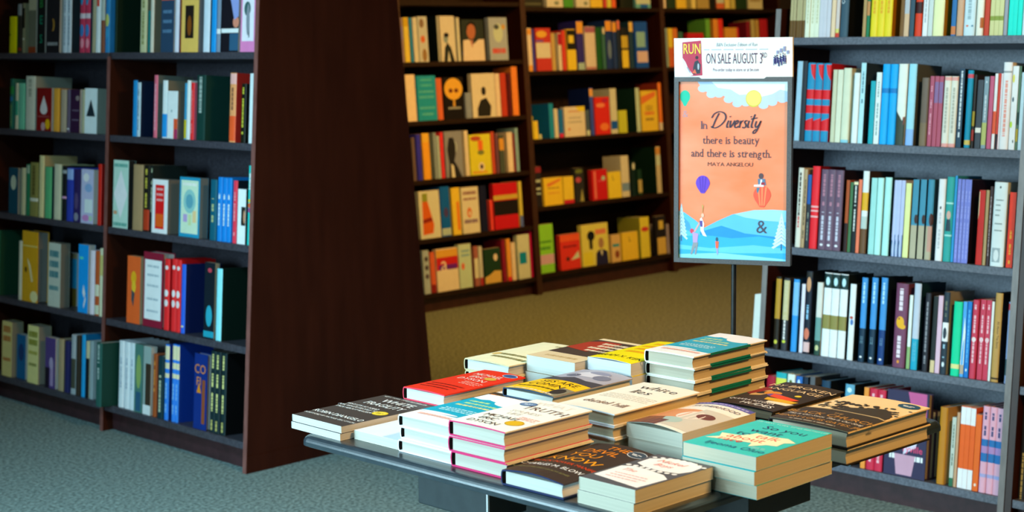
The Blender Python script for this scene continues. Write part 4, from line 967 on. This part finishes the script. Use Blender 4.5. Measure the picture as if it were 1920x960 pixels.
# white paper shape cover
SCAL = [(.0+.02*(k % 2), .06+.03*k) for k in range(16)]
pile(1.856, 1.697, .117, .192, .0215, 2, False, ['lower paperback under the white cloud shaped cover at front corner', 'paperback with white scalloped shapes and faint red script at front corner'], front='55565c', spine='e4ecee', back='e8e4dc', edge='ece4d0', pages='f0e0b4', ang=.01, fops=[
     ('p', [(.06, .14), (.94, .06), (.97, .42), (.80, .50), (.50, .54), (.20, .56), (.04, .50)], 'f4f2f0'),
     ('p', [(.10, .66), (.30, .60), (.62, .58), (.90, .62), (.97, .74), (.94, .90), (.70, .97), (.34, .96), (.08, .84)], 'f4f2f0')]
     +[('e', .08+.115*k, .565+.012*math.sin(k), .042, .022, 'f4f2f0') for k in range(8)]+[('e', .1+.11*k, .955-.004*(k-4)**2, .038, .02, 'f4f2f0') for k in range(9)]
     +[('t', 'The', .30, .40, .10, 'e8a8a0', dict(shear=.3)), ('t', 'Nickel', .50, .80, .11, 'e89a94', dict(shear=.3)), ('t', 'Boys', .50, .69, .10, 'e89a94', dict(shear=.3)), ('l', .2, .8, .30, .014, 'eab0a8'), ('l', .2, .85, .24, .014, 'eab0a8'), ('l', .2, .8, .18, .014, 'eab0a8')])
# turquoise stack
pile(2.053, 1.646, .148, .213, .0238, 3, False, ['bottom book of the turquoise cover stack', 'middle book of the turquoise cover stack', 'turquoise paperback about talking with cream speech burst, right front of table'],
     front='35c4c2', spine='e6f0ee', back='dce8e4', edge='2aa0a4', pages='ecd8a0', jit=.003, fops=[
     ('t', 'So you', .56, .76, .15, '232c60', dict(narrow=1.0)), ('t', 'want', .44, .625, .15, '232c60'), ('t', 'to', .27, .49, .15, '232c60'),
     ('p', [(.38, .60), (.60, .58), (.80, .61), (.98, .53), (.88, .47), (.90, .36), (.78, .34), (.66, .22), (.60, .32), (.36, .30), (.04, .24), (.14, .34), (.06, .44), (.30, .46), (.36, .54)], 'f6ecc8'),
     ('t', 'talk', .62, .475, .15, 'd8341c'), ('t', 'about', .44, .36, .15, 'd8341c'), ('t', 'race', .34, .265, .13, 'd8341c'),
     ('t', 'Ijeoma Oluo', .58, .10, .115, '1f4f86', dict(narrow=.95)), ('l', .70, .92, .22, .012, '9ae0dc'), ('l', .72, .92, .19, .012, '9ae0dc'), ('t', 'THE NEW YORK TIMES BESTSELLER', .5, .93, .045, 'b8eeea')])
# curled cover
pile(2.158, 1.858, .127, .212, .026, 2, False, ['lower paperback under the curled photo cover', 'paperback with curled photo cover, middle of table'], front='efe6dc', spine='e4ddc4', back='e0d8c0', edge='d8d4c0', pages='ece2b8', curl=.0, lift=.007, fops=[
     ('r', 0, .5, .28, .66, 'd89468'), ('r', .5, 1, .05, .70, 'c8c4b8'), ('e', .55, .45, .2, .14, 'e8d8cc'), ('e', .75, .5, .14, .08, '6a3a34'), ('e', .45, .22, .22, .1, 'a8c0ba'), ('r', 0, .5, .0, .2, '6a4a4a'), ('p', [(0, .02), (.5, .02), (.3, .3), (0, .3)], '8a5a44'),
     ('t', 'FATHERHOOD', .52, .80, .085, '5a5a6a', dict(serif=True, narrow=.9)), ('r', 0, 1, .92, .995, '5a58a4'), ('l', .05, .95, .945, .02, 'b8b4dc')])
# cream stack with thin black title
pile(2.131, 2.001, .138, .245, .0233, 3, True, ['bottom book of the cream stack behind pink edged stack', 'middle book of the cream stack behind pink edged stack', 'cream hardcover with thin black lettering, middle of table'],
     front='f0e8da', spine='e0d4bc', back='e8dcc4', edge='f2f0ec', pages='e8c878', lift=.002, fops=[
     ('t', 'white', .52, .78, .155, '4a403c', dict(serif=True, shear=.2, narrow=1.05)), ('t', 'lies', .46, .62, .155, '4a403c', dict(serif=True, narrow=1.05)),
     ('l', .1, .95, .52, .010, 'c8bca8'), ('l', .1, .95, .48, .010, 'c8bca8'), ('l', .1, .9, .44, .010, 'c8bca8'), ('l', .1, .95, .40, .010, 'c8bca8'), ('t', 'daniel hill', .50, .18, .125, '7a5a50', dict(serif=True, narrow=.95))])
# a dark, white and orange cover lies underneath, then the yellow and grey photo cover on it
pile(2.135, 2.262, .140, .232, .036, 1, True, ['dark and orange hardcover half hidden under the yellow and grey photo cover'], front='e8e6e0', spine='1c2838', back='1c2228', edge='1c2838', pages='e8e4d4', fops=[('r', 0, 1, 0, .40, '3e382f'), ('r', 0, 1, .68, 1, 'f0a028'), ('l', .05, .9, .30, .03, 'd8802c'), ('l', .05, .9, .50, .02, '8a8680')])
pile(2.210, 2.220, .134, .232, .0185, 1, True, ['hardcover with yellow band, black title and grey crowd photo'], z0=TZ+.0370, front='a7a4b0', spine='2a2c30', back='1c2430', edge='2c4058', pages='f2ecd8', lift=.005, fops=[
     ('r', 0, 1, .0, .46, 'f0bc1c'), ('p', [(0, .46), (1, .46), (1, .62), (.7, .58), (.4, .63), (.2, .58), (0, .62)], '4a464c'), ('e', .5, .8, .3, .1, 'd0ccd4'), ('e', .25, .72, .12, .06, '6a6878'), ('e', .75, .76, .14, .08, '78788a'), ('e', .55, .88, .2, .05, '8a8aa0'),
     ('t', 'SES ARE', .52, .34, .12, '1c1a14'), ('t', 'COMIN', .44, .215, .12, '1c1a14'), ('r', .78, 1, .0, .26, '8a8068'), ('e', .86, .14, .09, .09, '3a3430'), ('l', .06, .78, .13, .03, '5a4614'), ('l', .06, .95, .02, .02, 'e8dcc8')])
# red cover
pile(2.092, 2.382, .118, .224, .026, 2, True, ['lower hardcover under the red cover', 'bright red hardcover with white name and gold seal, left of table'], front='e0341e', spine='c8283a', back='c83a30', edge='d83a50', pages='f2ecdc', lift=.002, fops=[
     ('t', 'MICHAEL', .50, .76, .10, 'f6d8cc', dict(serif=True, narrow=.9)), ('t', 'ERIC', .45, .655, .10, 'f6d8cc', dict(serif=True)), ('t', 'DYSON', .50, .55, .10, 'f6d8cc', dict(serif=True)), ('l', .5, .95, .49, .01, 'f4c8b8'), ('l', .5, .95, .45, .01, 'f4c8b8'), ('l', .5, .9, .41, .01, 'f4c8b8'),
     ('l', .1, .9, .28, .022, '8a1c10'), ('l', .1, .85, .21, .022, '8a1c10'), ('l', .1, .8, .14, .022, '8a1c10'), ('e', .72, .70, .12, .05, 'd0a040'), ('e', .80, .91, .15, .06, 'c8ccd8'), ('e', .80, .91, .135, .05, '3c5484')])
# far left: cream cover with olive title
pile(2.375, 2.503, .134, .245, .026, 2, True, ['lower hardcover at far left corner of table', 'pale cream hardcover with olive lettering, far left corner of table'], front='efe4bc', spine='3a2028', back='e8dcb8', edge='c8b48c', pages='f6f0e4', lift=.002, fops=[
     ('l', .1, .95, .32, .055, '7a7440'), ('l', .2, .95, .2, .055, '7a7440'), ('l', .5, .98, .86, .035, '8a8450'), ('e', .12, .33, .07, .05, 'd8b060')])
# thick cream edged book with brown red cover
pile(2.425, 2.366, .138, .246, .0348, 2, False, ['lower thick paperback under the brown red lettered cover', 'thick paperback with brown red cover and cream block lettering, far side of table'], front='4c3c34', spine='e6dcc8', back='e8dcc4', edge='efe2c8', pages='f8f0d8', fops=[
     ('r', 0, 1, 0, .26, 'dcc49c'), ('l', .2, .85, .10, .05, 'b89a6a'), ('r', 0, 1, .93, 1, 'e8d4ac'), ('p', [(0, .5), (.5, .44), (.62, .6), (.55, .9), (.2, .9), (0, .8)], 'a83a28'),
     ('l', .3, .9, .78, .06, 'e8d4b4'), ('l', .35, .95, .68, .06, 'e8d4b4'), ('l', .3, .95, .58, .06, 'e8d4b4'), ('l', .4, .95, .48, .05, 'e8d4b4'), ('e', .9, .88, .07, .04, '8a8a80')])
# yellow cover
pile(2.458, 2.222, .117, .228, .0265, 3, False, ['bottom paperback of the yellow cover stack', 'middle paperback of the yellow cover stack', 'lemon yellow paperback with orange and black lettering beside tallest stack'], front='f4da14', spine='e8f0f6', back='dce8f4', edge='dce4f0', pages='f2f2f0', lift=.003, fops=[
     ('l', .2, .98, .80, .07, 'eca818'), ('l', .15, .98, .66, .07, 'eca818'), ('l', .2, .98, .52, .07, 'eca818'), ('l', .2, .95, .38, .07, 'eca818'), ('t', 'IBRAM X. KENDI', .55, .13, .105, '4a4410', dict(narrow=.8))])
# tallest stack
pile(2.497, 2.099, .124, .245, .0262, 4, True, ['bottom book of the tallest stack', 'second book from bottom of the tallest stack', 'third book from bottom of the tallest stack', 'white and turquoise hardcover with gold lettering, top of tallest stack at back'],
     front='f1f3f4', spine='f1f3f4', back='f1f3f4', edge='f0ece0', pages='ead09a', fops=TEAL, lift=.001, jit=.006, fore=(.22, .76, '0f7a78'))
# colourful dark cover
pile(2.443, 1.882, .137, .236, .0195, 2, True, ['lower hardcover under the dark cover with colourful drawing', 'dark brown hardcover with colourful figure drawing, right back of table'], front='33281e', spine='1c1612', back='1c1612', edge='100c0a', pages='caa862', lift=.003, fops=[
     ('t', 'MY BROKEN', .48, .80, .115, 'e8c89a', dict(narrow=1.0)), ('t', 'LANGUAGE', .44, .665, .115, 'e8c89a', dict(narrow=1.0)),
     ('p', [(.06, .5), (.2, .62), (.34, .56), (.3, .4), (.14, .36)], 'c89a5a'), ('e', .2, .5, .09, .05, '2a1c14'), ('e', .36, .52, .14, .06, 'd8841c'), ('e', .46, .46, .12, .05, '6a4a8a'), ('p', [(.4, .5), (.9, .44), (.8, .34), (.45, .4)], 'e0481c'),
     ('p', [(.46, .36), (.96, .38), (.9, .26), (.5, .28)], 'd8a81c'), ('p', [(.6, .26), (.98, .3), (.94, .22), (.62, .2)], 'eadfc8'), ('p', [(0, .72), (.2, .66), (.1, .4), (0, .44)], '8a2014'), ('e', .75, .55, .05, .03, 'd8c030'),
     ('t', 'QUIARA ALEGRIA', .42, .16, .07, 'e8e0d8', dict(narrow=.8)), ('t', 'HUDES', .62, .055, .10, 'f0ece8', dict(narrow=1.0))])
# tree silhouette cover
R_ = random.Random(5)
LEAVES = [('e', R_.uniform(.05, .62), R_.uniform(.50, .74), R_.uniform(.015, .04), R_.uniform(.010, .025), '3a3128') for _ in range(70)]+[('e', R_.uniform(.6, .98), R_.uniform(.52, .78), R_.uniform(.012, .03), R_.uniform(.008, .018), '3a3128') for _ in range(45)]
pile(2.330, 1.672, .166, .258, .030, 2, True, ['lower hardcover with black spine overhanging the right table edge', 'hardcover with dark tree silhouettes, gold title and blue seal, right table edge'], front='e6cda0', spine='14100e', back='1a1410', edge='1a1614', pages='e6cd94', lift=.003, ang=.02, fops=
     LEAVES+[('p', [(.3, .5), (.62, .66), (.75, .70), (.88, .64), (.98, .52), (.98, .44), (.3, .46)], '3c352c'), ('r', 0, 1, 0, .44, '3a3128'), ('p', [(0, .44), (.3, .46), (.6, .455), (.9, .47), (1, .44), (1, .425), (.9, .45), (.6, .44), (.3, .445), (0, .425)], 'b8a47c'),
     ('e', .2, .56, .06, .02, 'e6cda0'), ('e', .42, .6, .05, .018, 'e6cda0'), ('t', 'THE', .5, .345, .04, 'c8a060'), ('t', 'BLACK CHURCH', .5, .245, .10, 'c08a3c', dict(narrow=.95)), ('t', 'This Is Our Story, This Is Our Song', .5, .185, .05, 'e8e0d4', dict(shear=.3, narrow=.85)),
     ('t', 'HENRY LOUIS GATES, JR.', .5, .095, .07, 'c08a3c', dict(narrow=.9)), ('l', .2, .8, .045, .014, 'b8b0a0'), ('e', .84, .90, .13, .062, '2a5070'), ('l', 0.76, 0.92, 0.900, .010, 'e8f0f4'), ('l', 0.78, 0.90, 0.880, .010, 'e8f0f4')])

# ---------------------------------------------------------------- poster stand
th = -1.148
SA = Vector((math.cos(th), math.sin(th), 0)); SN = Vector((math.sin(th), -math.cos(th), 0))   # SN faces the reader
if SN.dot(Vector((-1, -1, 0))) < 0: SN = -SN
SO = Vector((3.189, 2.407, 1.127)); PW, PH = .29, .457
st = empty('poster_stand', Matrix.Translation((SO.x, SO.y, 0)), label='pewter framed orange poster on a thin black pole behind the table', cat='sign')
def sp(mb, nm, bevel=0):
    mb.v = [(x-SO.x, y-SO.y, z) for x, y, z in mb.v]; return mb.build(nm, st, bevel=bevel)
def S(u, v, d=0): return SO+SA*u+Z*v+SN*d        # metres from the middle of the frame, d toward the reader
b = MB(); fwid = .011
o4 = [(-PW/2, -PH/2), (PW/2, -PH/2), (PW/2, PH/2), (-PW/2, PH/2)]; i4 = [(-PW/2+fwid, -PH/2+fwid), (PW/2-fwid, -PH/2+fwid), (PW/2-fwid, PH/2-fwid), (-PW/2+fwid, PH/2-fwid)]
for k in range(4):
    a, c = o4[k], o4[(k+1) % 4]; e, f = i4[k], i4[(k+1) % 4]
    b.face([S(*a, 0), S(*c, 0), S(*f, 0), S(*e, 0)], M_FRAME)
    b.face([S(*e, 0), S(*f, 0), S(*f, -.006), S(*e, -.006)], M_FRAMEB)
    b.face([S(*a, 0), S(*a, -.022), S(*c, -.022), S(*c, 0)], M_FRAMEB)
b.face([S(*q, -.022) for q in o4][::-1], M_FRAMEB)
sp(b, 'frame')
b = MB(); b.box(S(-PW/2+fwid, -PH/2+fwid, -.016), SA*(PW-2*fwid), Z*(PH-2*fwid), SN*.009, mat('e8e8e4', key='bk'))
IW, IH = PW-2*fwid, PH-2*fwid
def PP(u, v, e): return S(-IW/2+u*IW, -IH/2+v*IH, -.0068+e)
def fan(cx, cy, pts, h): return ('p', pts, h)
GO = surface('poster_orange', hexlin('ee8e66'), hexlin('f07236'), (1, 1, 2.2), 4, .35)
b.face([PP(0, 0, 0), PP(1, 0, 0), PP(1, 1, 0), PP(0, 1, 0)], GO)
def cloud(y, xs, r, h):
    out = [('p', [(xs[0], y), (1, y), (1, 1), (xs[0], 1)], h)]
    return out+[('e', x, y+.004*math.sin(9*x), r, r*.62, h) for x in xs]
ops = []
ops += [('p', [(.17, 1), (.22, .955), (.30, .925), (.38, .935), (.46, .90), (.55, .872), (.63, .885), (.72, .878), (.80, .865), (.88, .885), (.96, .90), (1, .885), (1, 1)], 'b4c8e2')]
ops += [('e', x, y, .045, .02, 'b4c8e2') for x, y in ((.22, .96), (.30, .928), (.37, .93), (.46, .90), (.54, .877), (.62, .882), (.78, .868), (.86, .885), (.95, .902))]
ops += [('p', [(.30, 1), (.36, .965), (.48, .955), (.56, .925), (.66, .93), (.76, .915), (.86, .93), (.93, .955), (1, .945), (1, 1)], 'e4edf6')]
ops += [('e', .69, .905, .073, .047, 'c8c04a'), ('e', .69, .907, .066, .042, 'e6e070')]
ops += [('e', .055, .915, .048, .036, '28b89c'), ('p', [(.012, .905), (.098, .905), (.065, .862), (.045, .862)], '28b89c'), ('t', '&', .06, .80, .055, 'b0909a')]
# hills, snow and sea in blues
ops += [('p', [(0, 0), (1, 0), (1, .285), (.88, .288), (.70, .283), (.50, .255), (.36, .215), (.24, .175), (.16, .215), (.05, .26), (0, .268)], '5cb8ea'),
        ('p', [(.52, .258), (.70, .283), (.88, .288), (1, .285), (1, .22), (.8, .225), (.62, .24)], '98d2ee'),
        ('p', [(.2, .15), (.4, .19), (.62, .15), (1, .13), (1, .10), (.5, .12), (.2, .13)], '2c90d8'),
        ('p', [(0, 0), (1, 0), (1, .115), (.75, .135), (.5, .12), (.22, .135), (0, .12)], '38aae6'), ('p', [(0, .26), (.10, .20), (.13, .14), (.02, .18)], '4a9cd4'),
        ('p', [(0, .075), (.3, .06), (.7, .085), (1, .07), (1, .045), (.5, .035), (0, .05)], '64c4f0'), ('p', [(0, .02), (.4, .035), (1, .01), (1, 0), (0, 0)], '84d2f4')]
def tree(cx, y0, y1, w, h):
    r = [('p', [(cx-.006, y0-.02), (cx+.006, y0-.02), (cx+.003, y1), (cx-.003, y1)], '3c6a94')]
    nL = 9
    for k in range(nL):
        y = y0+(y1-y0)*k/nL; ww = w*(1-k/nL)+.006
        for sgn in (-1, 1): r.append(('p', [(cx, y+.034), (cx+sgn*ww, y-.004), (cx+sgn*ww*.8, y-.012), (cx, y+.018)], h))
    return r
ops += tree(.025, .115, .30, .055, 'b8dcf0')+tree(.955, .08, .26, .085, 'c8e2f4')
# balloons
def balloon(u, v, ru, rv, c1, c2):
    n = 20; P = []
    for k in range(n+1):
        q = math.pi*k/n; P.append((u+ru*math.cos(q), v+rv*math.sin(q)))
    P += [(u-ru*.8, v-rv*.45), (u-ru*.25, v-rv*1.15), (u+ru*.25, v-rv*1.15), (u+ru*.8, v-rv*.45)]
    r = [('p', P, c1)]
    for f in (-.45, .0, .45): r.append(('p', [(u+f*ru-.007, v+rv*.86), (u+f*ru+.007, v+rv*.86), (u+f*ru*.5+.005, v-rv*1.0), (u+f*ru*.5-.005, v-rv*1.0)], c2))
    return r
ops += balloon(.225, .425, .066, .047, '6a44c4', '583ab0')+balloon(.775, .365, .080, .056, 'ee5a44', 'f08a5c')
# sitting reader on the red balloon
ops += [('e', .765, .475, .022, .016, '5a4a50'), ('p', [(.735, .46), (.80, .46), (.81, .425), (.74, .415)], '5a7a9a'), ('p', [(.76, .455), (.775, .455), (.77, .42), (.755, .42)], 'f0ecec'), ('p', [(.70, .425), (.79, .43), (.79, .415), (.70, .415)], 'e8e4ea'), ('p', [(.725, .41), (.755, .41), (.735, .375), (.725, .39)], '4a7a94'), ('r', .765, .80, .425, .44, '9a3040')]
# grown up lifting a child, small child below
ops += [('e', .125, .155, .018, .014, 'd0485c'), ('p', [(.13, .15), (.185, .14), (.175, .09), (.135, .09)], 'b89ad8'), ('p', [(.14, .15), (.155, .15), (.215, .21), (.20, .215)], 'd8a8a0'), ('p', [(.135, .09), (.185, .09), (.165, .02), (.15, .02), (.16, .07), (.125, .02), (.11, .022)], '8a949c'),
        ('p', [(.20, .225), (.215, .235), (.24, .20), (.235, .16), (.265, .125), (.23, .13), (.205, .16)], 'f0e8f0'), ('p', [(.195, .215), (.225, .215), (.225, .18), (.205, .18)], '5a4a9a'), ('e', .225, .245, .014, .012, 'e0b8a0'), ('p', [(.22, .26), (.235, .30), (.215, .31), (.228, .26)], 'c8a060'), 
        ('e', .36, .112, .012, .012, '3a5a70'), ('p', [(.345, .10), (.378, .10), (.372, .06), (.35, .06)], 'e8684a'), ('p', [(.352, .06), (.372, .06), (.372, .03), (.365, .02), (.358, .03)], '9aa0d8')]
ops += [('t', '&', .775, .155, .105, '4a4e5c', dict(serif=False))]
ops += [('t', 'In', .235, .735, .062, '5c4f60', dict(serif=True)), ('t', 'there is beauty', .485, .652, .060, '4c4450', dict(serif=True, narrow=.86)), ('t', 'and there is strength.', .485, .578, .060, '4c4450', dict(serif=True, narrow=.86)), ('t', 'MAYA ANGELOU', .48, .527, .030, '6a4a44', dict(serif=True, narrow=1.15))]
art(b, ops, PP, IW, IH, .0003)
# the handwritten word
def ribbon(pts, wd, h, e=.0016):
    Q = []
    for i in range(len(pts)-1):
        p0 = pts[max(i-1, 0)]; p1 = pts[i]; p2 = pts[i+1]; p3 = pts[min(i+2, len(pts)-1)]
        for k in range(5):
            q = k/5; Q.append(tuple(.5*((2*p1[j])+(-p0[j]+p2[j])*q+(2*p0[j]-5*p1[j]+4*p2[j]-p3[j])*q*q+(-p0[j]+3*p1[j]-3*p2[j]+p3[j])*q**3) for j in (0, 1)))
    Q.append(pts[-1])
    for i in range(len(Q)-1):
        dx, dy = Q[i+1][0]-Q[i][0], Q[i+1][1]-Q[i][1]; l = math.hypot(dx, dy) or 1; ww = wd*(.65+.5*abs(dy)/l); nx, ny = -dy/l*ww/2, dx/l*ww/2
        b.face([HP(Q[i][0]-nx, Q[i][1]-ny, e), HP(Q[i+1][0]-nx, Q[i+1][1]-ny, e), HP(Q[i+1][0]+nx, Q[i+1][1]+ny, e), HP(Q[i][0]+nx, Q[i][1]+ny, e)], mat(h))
HS = .0385    # height of the capital D in metres / 1.0
def HP(x, y, e): return S(-IW/2+.302*IW+(x+y*.22)*HS, -IH/2+.742*IH+y*HS, -.0068+e)
for w_ in ([(.30, .92), (.16, .45), (.08, .02)], [(-.1, .62), (.0, .88), (.3, 1.02), (.66, .9), (.80, .58), (.62, .22), (.30, .0), (.04, .02), (.0, .1)],
           [(1.02, .46), (.97, .2), (1.0, .03), (1.08, .05)], [(1.16, .46), (1.17, .2), (1.22, .02), (1.36, .3), (1.40, .48)], [(1.46, .2), (1.62, .3), (1.66, .42), (1.56, .47), (1.47, .28), (1.5, .06), (1.62, .02), (1.72, .12)],
           [(1.80, .46), (1.80, .2), (1.80, .0)], [(1.80, .26), (1.88, .42), (1.98, .46)], [(2.24, .44), (2.12, .46), (2.06, .36), (2.16, .24), (2.2, .1), (2.1, .0), (1.98, .06)],
           [(2.34, .46), (2.31, .2), (2.34, .03), (2.42, .06)], [(2.62, .86), (2.55, .4), (2.56, .06), (2.68, .04)], [(2.42, .56), (2.60, .60), (2.82, .64)], [(2.80, .44), (2.78, .16), (2.88, .04), (3.0, .2), (3.08, .46)], [(3.08, .46), (3.02, .1), (2.92, -.24), (2.78, -.34), (2.74, -.22), (2.9, -.06)]):
    ribbon(w_, .085, '3c3848')
for x, y in ((1.04, .68), (2.38, .68)): ribbon([(x, y), (x+.03, y+.04), (x+.07, y+.03)], .09, '3c3848')
sp(b, 'poster')
# header card bowed over the top edge
b = MB(); CW, C0, C1 = .290, PH/2-.004, PH/2+.094
def CP(u, v, e):     # u, v 0..1 over the card
    a = (u-.5)*2; return S((u-.5)*CW, C0+v*(C1-C0), -.004+.016*(1-a*a)*.35+.006*v+e)
NU, NV = 16, 6; mw = mat('e6eef8', .5)
for i in range(NU):
    for j in range(NV):
        u0_, u1_, v0_, v1_ = i/NU, (i+1)/NU, j/NV, (j+1)/NV
        b.face([CP(u0_, v0_, 0), CP(u1_, v0_, 0), CP(u1_, v1_, 0), CP(u0_, v1_, 0)], mw)
        b.face([CP(u0_, v0_, -.014), CP(u0_, v1_, -.014), CP(u1_, v1_, -.014), CP(u1_, v0_, -.014)], mw)
for i in range(NU): b.face([CP(i/NU, 1, 0), CP((i+1)/NU, 1, 0), CP((i+1)/NU, 1, -.014), CP(i/NU, 1, -.014)], mat('f4ead8'))
for j in range(NV):
    b.face([CP(1, j/NV, 0), CP(1, j/NV, -.014), CP(1, (j+1)/NV, -.014), CP(1, (j+1)/NV, 0)], mat('e8dcc4'))
    b.face([CP(0, j/NV, 0), CP(0, (j+1)/NV, 0), CP(0, (j+1)/NV, -.014), CP(0, j/NV, -.014)], mat('e8dcc4'))
hops = [('p', [(.072, .90), (.235, .94), (.245, .08), (.13, .06), (.09, .25), (.072, .5)], 'b43a54'), ('p', [(.072, .52), (.09, .25), (.13, .06), (.165, .09), (.12, .26), (.10, .40)], 'dce0e8'), ('p', [(.105, .30), (.13, .16), (.15, .12), (.125, .26)], '8a98a8'),
        ('p', [(.165, .10), (.225, .13), (.232, .34), (.205, .46), (.178, .42), (.165, .28)], '353c48'), ('e', .198, .52, .014, .045, '3a3038'), ('p', [(.155, .14), (.195, .12), (.18, .24)], 'd8684a'), ('e', .21, .3, .008, .08, 'a8b4c0'),
        ('t', 'RUN', .158, .60, .36, '8a3a14', dict(narrow=.62)), ('t', 'RUN', .156, .615, .36, 'ecd850', dict(narrow=.62)),
        ('t', 'B&N Exclusive Edition of Run', .54, .79, .13, '8a949e', dict(shear=.25, narrow=.66)), ('l', .26, .82, .70, .028, 'b4bcc6'),
        ('t', 'ON SALE AUGUST 3', .515, .37, .37, '5a3450', dict(narrow=.43)), ('t', 'RD', .772, .51, .18, '5a3450', dict(narrow=.5)), ('t', 'Pre-order today in store or at bn.com', .53, .18, .12, '7a4a6a', dict(narrow=.62))]
RR = random.Random(3)
for k in range(14):
    x = .845+k*.0075; y = .34+RR.uniform(-.05, .08)
    hops += [('p', [(x, y), (x+.006, y), (x+.007, y+.16), (x-.001, y+.16)], '2a2a6a' if k % 3 else '6a6a90'), ('e', x+.003, y+.19, .004, .018, '3a3458')]
for k in range(4): hops.append(('r', .87+.028*k, .89+.028*k, .60+.03*(k % 3), .68+.05*(k % 3), '8a90b4'))
art(b, hops, CP, CW, C1-C0, .0005, 16)
sp(b, 'header_card')
b = MB(); b.cyl(Vector((SO.x, SO.y, .02))-SN*.0295, Vector((SO.x, SO.y, SO.z-PH/2+.03))-SN*.0295, .0065, .0065, M_BLACK); sp(b, 'pole')
b = MB(); b.cyl(Vector((SO.x, SO.y, 0))-SN*.0295, Vector((SO.x, SO.y, .018))-SN*.0295, .15, .145, M_BLACK, 40); sp(b, 'base')
b = MB(); b.box(S(-.016, -PH/2-.004, -.030), SA*.032, Z*.05, SN*.0075, M_FRAMEB); sp(b, 'clamp')

# pale board standing past the far end of the right bookcase
b = MB()
b.prism([(4.352, 3.166, .0), (4.352, 3.226, .0), (4.392, 3.216, .598), (4.392, 3.166, .606)], (.30, 0, 0), mat('ece6da', .6))
o = b.build('display_board', bevel=.002); tag(o, 'cream white narrow board standing past left end of the right bookcase', 'board')

# ceiling lamps, each with its own warm light
def ceiling_lamp(x, y, power, color, label, aim=None, size=.6, spread=80):
    r = empty('ceiling_lamp', Matrix.Translation((x, y, 3.1)), label=label, cat='lamp')
    mb = MB(); mb.cyl((0, 0, -.05), (0, 0, 0), .30, .30, M_STEEL, 32); mb.build('housing', r)
    l = area('ceiling_lamp_light', (x, y, 3.03), aim or (x, y, 0), size, size, power, color, spread); l.data.shape = 'DISK'
    return r
WARM = (1.0, .45, .10)
ceiling_lamp(6.6, 3.7, 31, WARM, 'round ceiling lamp over the aisle before the back bookcases', (6.7, 6.5, 1.15), spread=100)
ceiling_lamp(8.5, 3.7, 26, WARM, 'round ceiling lamp over the aisle at the far right', (8.2, 6.5, 1.15), spread=100)
ceiling_lamp(5.0, 3.9, 18, WARM, 'round ceiling lamp over the gap between left and right bookcases', (5.9, 6.5, 1.0), spread=90)
ceiling_lamp(5.9, 4.9, 16, (1.0, .38, .02), 'round amber ceiling lamp over the carpet between the bookcases', (5.6, 5.0, 0), spread=95)
ceiling_lamp(.9, 3.0, 68, (.54, .90, 1.08), 'cool white ceiling lamp over the carpet before the left bookcase', (1.7, 3.6, 0), spread=110)
ceiling_lamp(2.6, .0, 105, (1, .52, .13), 'round ceiling lamp in front of the display table', (2.4, 1.9, .7), spread=140)
